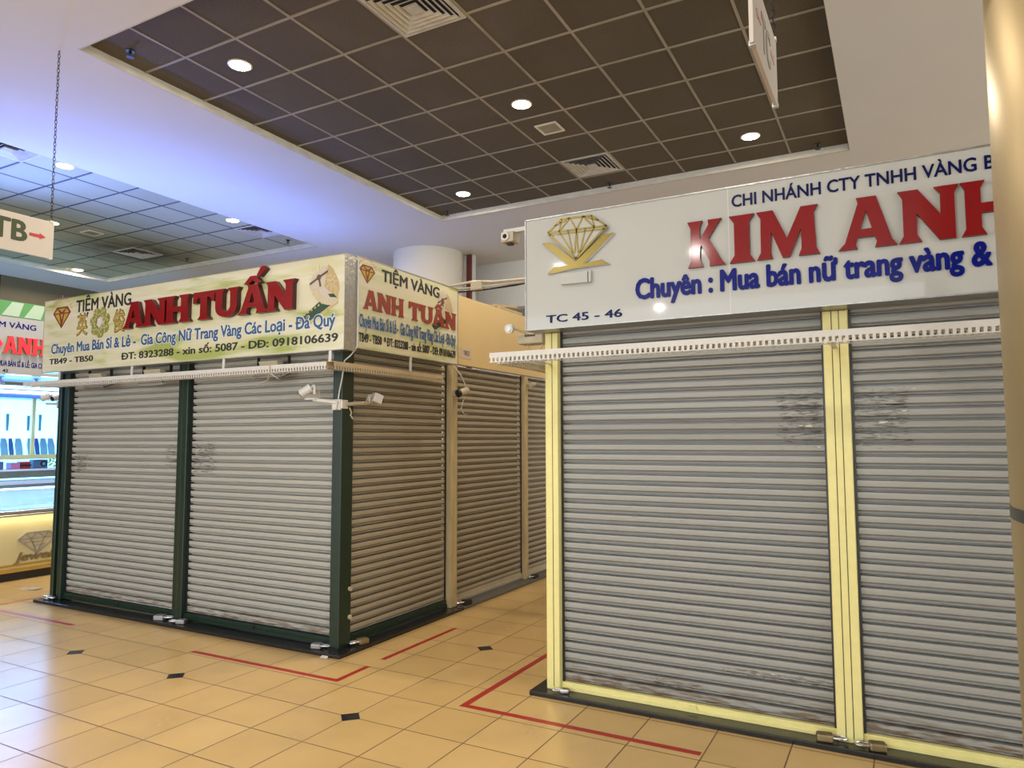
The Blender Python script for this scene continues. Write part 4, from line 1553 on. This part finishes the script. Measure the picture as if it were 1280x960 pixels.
gpts = [(-.30, .5), (.30, .5), (.5, .22), (0, -.5), (-.5, .22)]
G2 = [(gx + a * gw, gz + c * gh) for a, c in gpts]
for i in range(5):
    e.line(G2[i], G2[(i + 1) % 5], .018, pm, .001, .016)
for a, c in (((-.5, .22), (.5, .22)), ((-.30, .5), (-.18, .22)), ((0, .5), (-.18, .22)), ((0, .5), (.18, .22)), ((.30, .5), (.18, .22)), ((-.18, .22), (0, -.5)), ((.18, .22), (0, -.5)), ((-.32, .05), (.1, .05)), ((-.1, -.15), (.2, -.1))):
    e.line((gx + a[0] * gw, gz + a[1] * gh), (gx + c[0] * gw, gz + c[1] * gh), .013, pm, .001, .014)
e.build('emblem', m_floodbody, t)
# script word: joined sloping strokes
text('lettering', 'Jewelry', lambda s, z, d: pm(s + (z - .2) * .35, z, d), 4.78, 5.37, .225, .10, m_brass, t, depth=.014, fat=.03)

t = thing('showcase', 'brightly lit wall showcase with yellow rails behind the gold counter', 'showcase', (-10.9, (YA + YB) / 2, 0))
b = MB()
b.box(-11.25, -11.20, YA, YB + .6, .0, 2.45)
b.build('back_panel', m_backglow, t)
b = MB()
b.box(-11.2, -10.78, YA, YB + .6, 1.405, 1.45)
b.box(-10.80, -10.77, YA, YB + .6, 1.395, 1.46)
b.build('rail', m_yel2, t)
b = MB()
for y in (5.72, 6.95, 4.5):
    b.box(-10.80, -10.77, y - .022, y + .022, 1.46, 2.25)
b.build('stile', m_yel2, t)
b = MB()
b.box(-11.2, -10.78, YA, YB + .6, 1.235, 1.26)
b.build('shelf', m_shopwhite, t)
b = MB()
b.box(-11.2, -10.80, YA, YB + .6, .0, 1.10)
b.build('cupboard', m_shopwhite, t)
b = MB()
b.box(-11.2, -10.72, YA, YB + .6, 2.25, 2.31)
b.build('canopy', m_shopblue, t)
b = MB()
b.box(-11.19, -11.17, YA, YB + .6, 1.12, 1.235)
b.build('shelf_back', m_creampr, t)

t = thing('led_tube', 'long cool white tube lamp above the lit wall showcase', 'lamp', (-10.72, 5.7, 2.30))
b = MB()
b.cyl((-10.68, YA + .1, 2.325), (-10.68, YB + .5, 2.325), .02, n=14)
b.build('tube', m_tube, t, smooth=True)
b = MB()
b.box(-10.72, -10.66, YA, YB + .6, 2.347, 2.365)
b.build('batten', m_shopwhite, t)
b = MB()
b.box(-10.78, -9.42, YA, YB, 2.47, 2.50)
o = b.build('rafter_panel', m_shopblue)
tag(o, 'blue underside panel of the lit stall roof beneath its white sign', 'panel')
sl = None
for k, (y, lb) in enumerate(((4.98, 'cool spot lamp under the blue stall roof, next to the picture edge'), (5.42, 'middle cool spot lamp under the blue stall roof'), (5.86, 'cool spot lamp under the blue stall roof by the thin posts'))):
    x, z = -10.2, 2.47
    if sl is None:
        sl = thing('spot_lamp', lb, 'lamp', (x, y, z), 'spot lamps under the stall roof')
        b = MB()
        b.lathe((x, y, z), [(.02, 0), (.02, -.03), (.05, -.045), (.06, -.10), (.055, -.10)], n=20)
        b.build('shade', m_shopwhite, sl, smooth=True)
        b = MB()
        b.lathe((x, y, z), [(.053, -.094), (.05, -.104), (.02, -.108)], n=18)
        b.build('lens', m_spot, sl, smooth=True)
    else:
        dup(sl, (x, y, z), 0, lb)

# goods in the showcase
bust = None
for k, (y, dk) in enumerate(((5.32, 0), (5.44, 0), (5.53, 1), (5.63, 0), (5.79, 0), (5.875, 1), (5.965, 0), (6.07, 0))):
    lb = ('pale' if not dk else 'dark') + ' blue necklace card, %s along the showcase rail' % ('first', 'second', 'third', 'fourth', 'fifth', 'sixth', 'seventh', 'eighth')[k]
    b = MB()
    x = -10.93
    w = .045 if not dk else .028
    pm2 = lambda s, z, d: (x + d + (z - 1.45) * -.25, y + s, z)
    b.prism([(-w, 1.452), (w, 1.452), (w * 1.05, 1.60), (w * .7, 1.69), (-w * .7, 1.69), (-w * 1.05, 1.60)], pm2, 0, .02)
    o = b.build('necklace_card', m_navyvelvet if dk else m_paleblue, bevel=.003)
    tag(o, lb, 'display card', 'necklace cards in the lit showcase')
for k, (y, hgt) in enumerate(((5.42, .20), (5.58, .24), (5.86, .22), (6.02, .24))):
    b = MB()
    pm2 = lambda s, z, d: (-11.18 + d, y + s, z)
    b.prism([(-.016, 1.80), (.016, 1.80), (.02, 1.80 + hgt), (-.02, 1.80 + hgt)], pm2, 0, .012)
    tag(b.build('bracelet_strip', m_paleblue), 'hanging pale teal bracelet strip, %s on the bright back panel' % ('first', 'second', 'third', 'fourth')[k], 'bracelet', 'bracelet strips on the back panel')
m_pink = mat('pink_carton', (0.62, 0.22, 0.52), 0.5)
m_rb = mat('red_tin', (0.45, 0.02, 0.02), 0.4)
m_yelf = mat('yellow_petals', (0.75, 0.68, 0.15), 0.6, var=0.3, scale=60)
m_bluebox = mat('slate_blue_case', (0.10, 0.16, 0.38), 0.4)


def small_box(name, lb, cat, x0, x1, y0, y1, z0, z1, m, lid=None):
    t = thing(name, lb, cat, ((x0 + x1) / 2, (y0 + y1) / 2, z0))
    b = MB()
    b.box(x0, x1, y0, y1, z0, z1)
    b.build('body', m, t, bevel=.006)
    if lid:
        b = MB()
        b.box(x0 - .004, x1 + .004, y0 - .003, y1 + .003, z0 + (z1 - z0) * .35, z0 + (z1 - z0) * .65)
        b.build('band', lid, t)


small_box('box', 'slate blue case on the showcase shelf next to the picture edge', 'box', -11.0, -10.85, 5.26, 5.40, 1.26, 1.37, m_bluebox)
small_box('box', 'pink carton on the showcase shelf', 'box', -11.0, -10.85, 5.50, 5.61, 1.26, 1.35, m_pink)
small_box('box', 'red tin with a black band beside the pink carton', 'box', -10.98, -10.85, 5.63, 5.75, 1.26, 1.36, m_rb, m_dark)
t = thing('radio', 'blue grey radio with a round dial on the showcase shelf', 'radio', (-10.93, 5.90, 1.26))
b = MB()
b.box(-10.99, -10.86, 5.80, 5.99, 1.26, 1.385)
b.build('case', m_bluebox, t, bevel=.008)
b = MB()
b.cyl((-10.86, 5.925, 1.325), (-10.85, 5.925, 1.325), .042, n=20)
b.build('dial', m_dark, t)
b = MB()
b.cyl((-10.85, 5.925, 1.325), (-10.846, 5.925, 1.325), .022, n=20)
b.build('dial_cap', m_paleblue, t)
t = thing('flower_bunch', 'bunch of yellow flowers at the end of the showcase shelf', 'flowers', (-10.9, 6.08, 1.26))
b = MB()
for i in range(14):
    a = i * 2.4
    c = Vector((-10.9 + .035 * math.cos(a), 6.08 + .05 * math.sin(a), 1.28 + .008 * i))
    b.lathe(c, [(.002, -.012), (.02, 0), (.014, .012), (.002, .016)], n=8)
b.build('blossom', m_yelf, t)

# light of the stall's tube, showcase and counter, plus added cool soffit fill
area('tube_light', (-10.6, 5.6, 2.22), .08, 20, (0.12, 0.40, 1.0), (0, math.radians(-50), 0), 3.4, 'RECTANGLE')
area('case_light', (-9.5, 5.6, 1.06), .05, 4, (0.12, 0.45, 1.0), (0, math.radians(0), 0), 3.2, 'RECTANGLE')
area('soffit_fill_panel', (-7.8, 6.4, 3.22), .50, 11, COOL, (0, math.radians(-160), 0), 3.6, 'RECTANGLE', math.radians(125))  # added fill, no fitting here: tints the soffit above the green stall
area('soffit_fill_strip', (-9.6, 6.2, 3.40), .10, 20, COOL, (0, math.radians(-128), 0), 3.7, 'RECTANGLE')  # added unseen strip that throws blue light on the soffit
q = Vector((.50, -.60, .62)).to_track_quat('-Z', 'Y').to_euler()
area('soffit_fill_disc', (-9.5, 4.75, 3.45), .25, 34, COOL, q)  # added unseen fill aimed at the near left soffit
area('counter_strip_light', (XS + .05, 5.7, .745), .03, 1.6, (1.0, 0.86, 0.5), (0, math.radians(12), 0), 3.0, 'RECTANGLE')
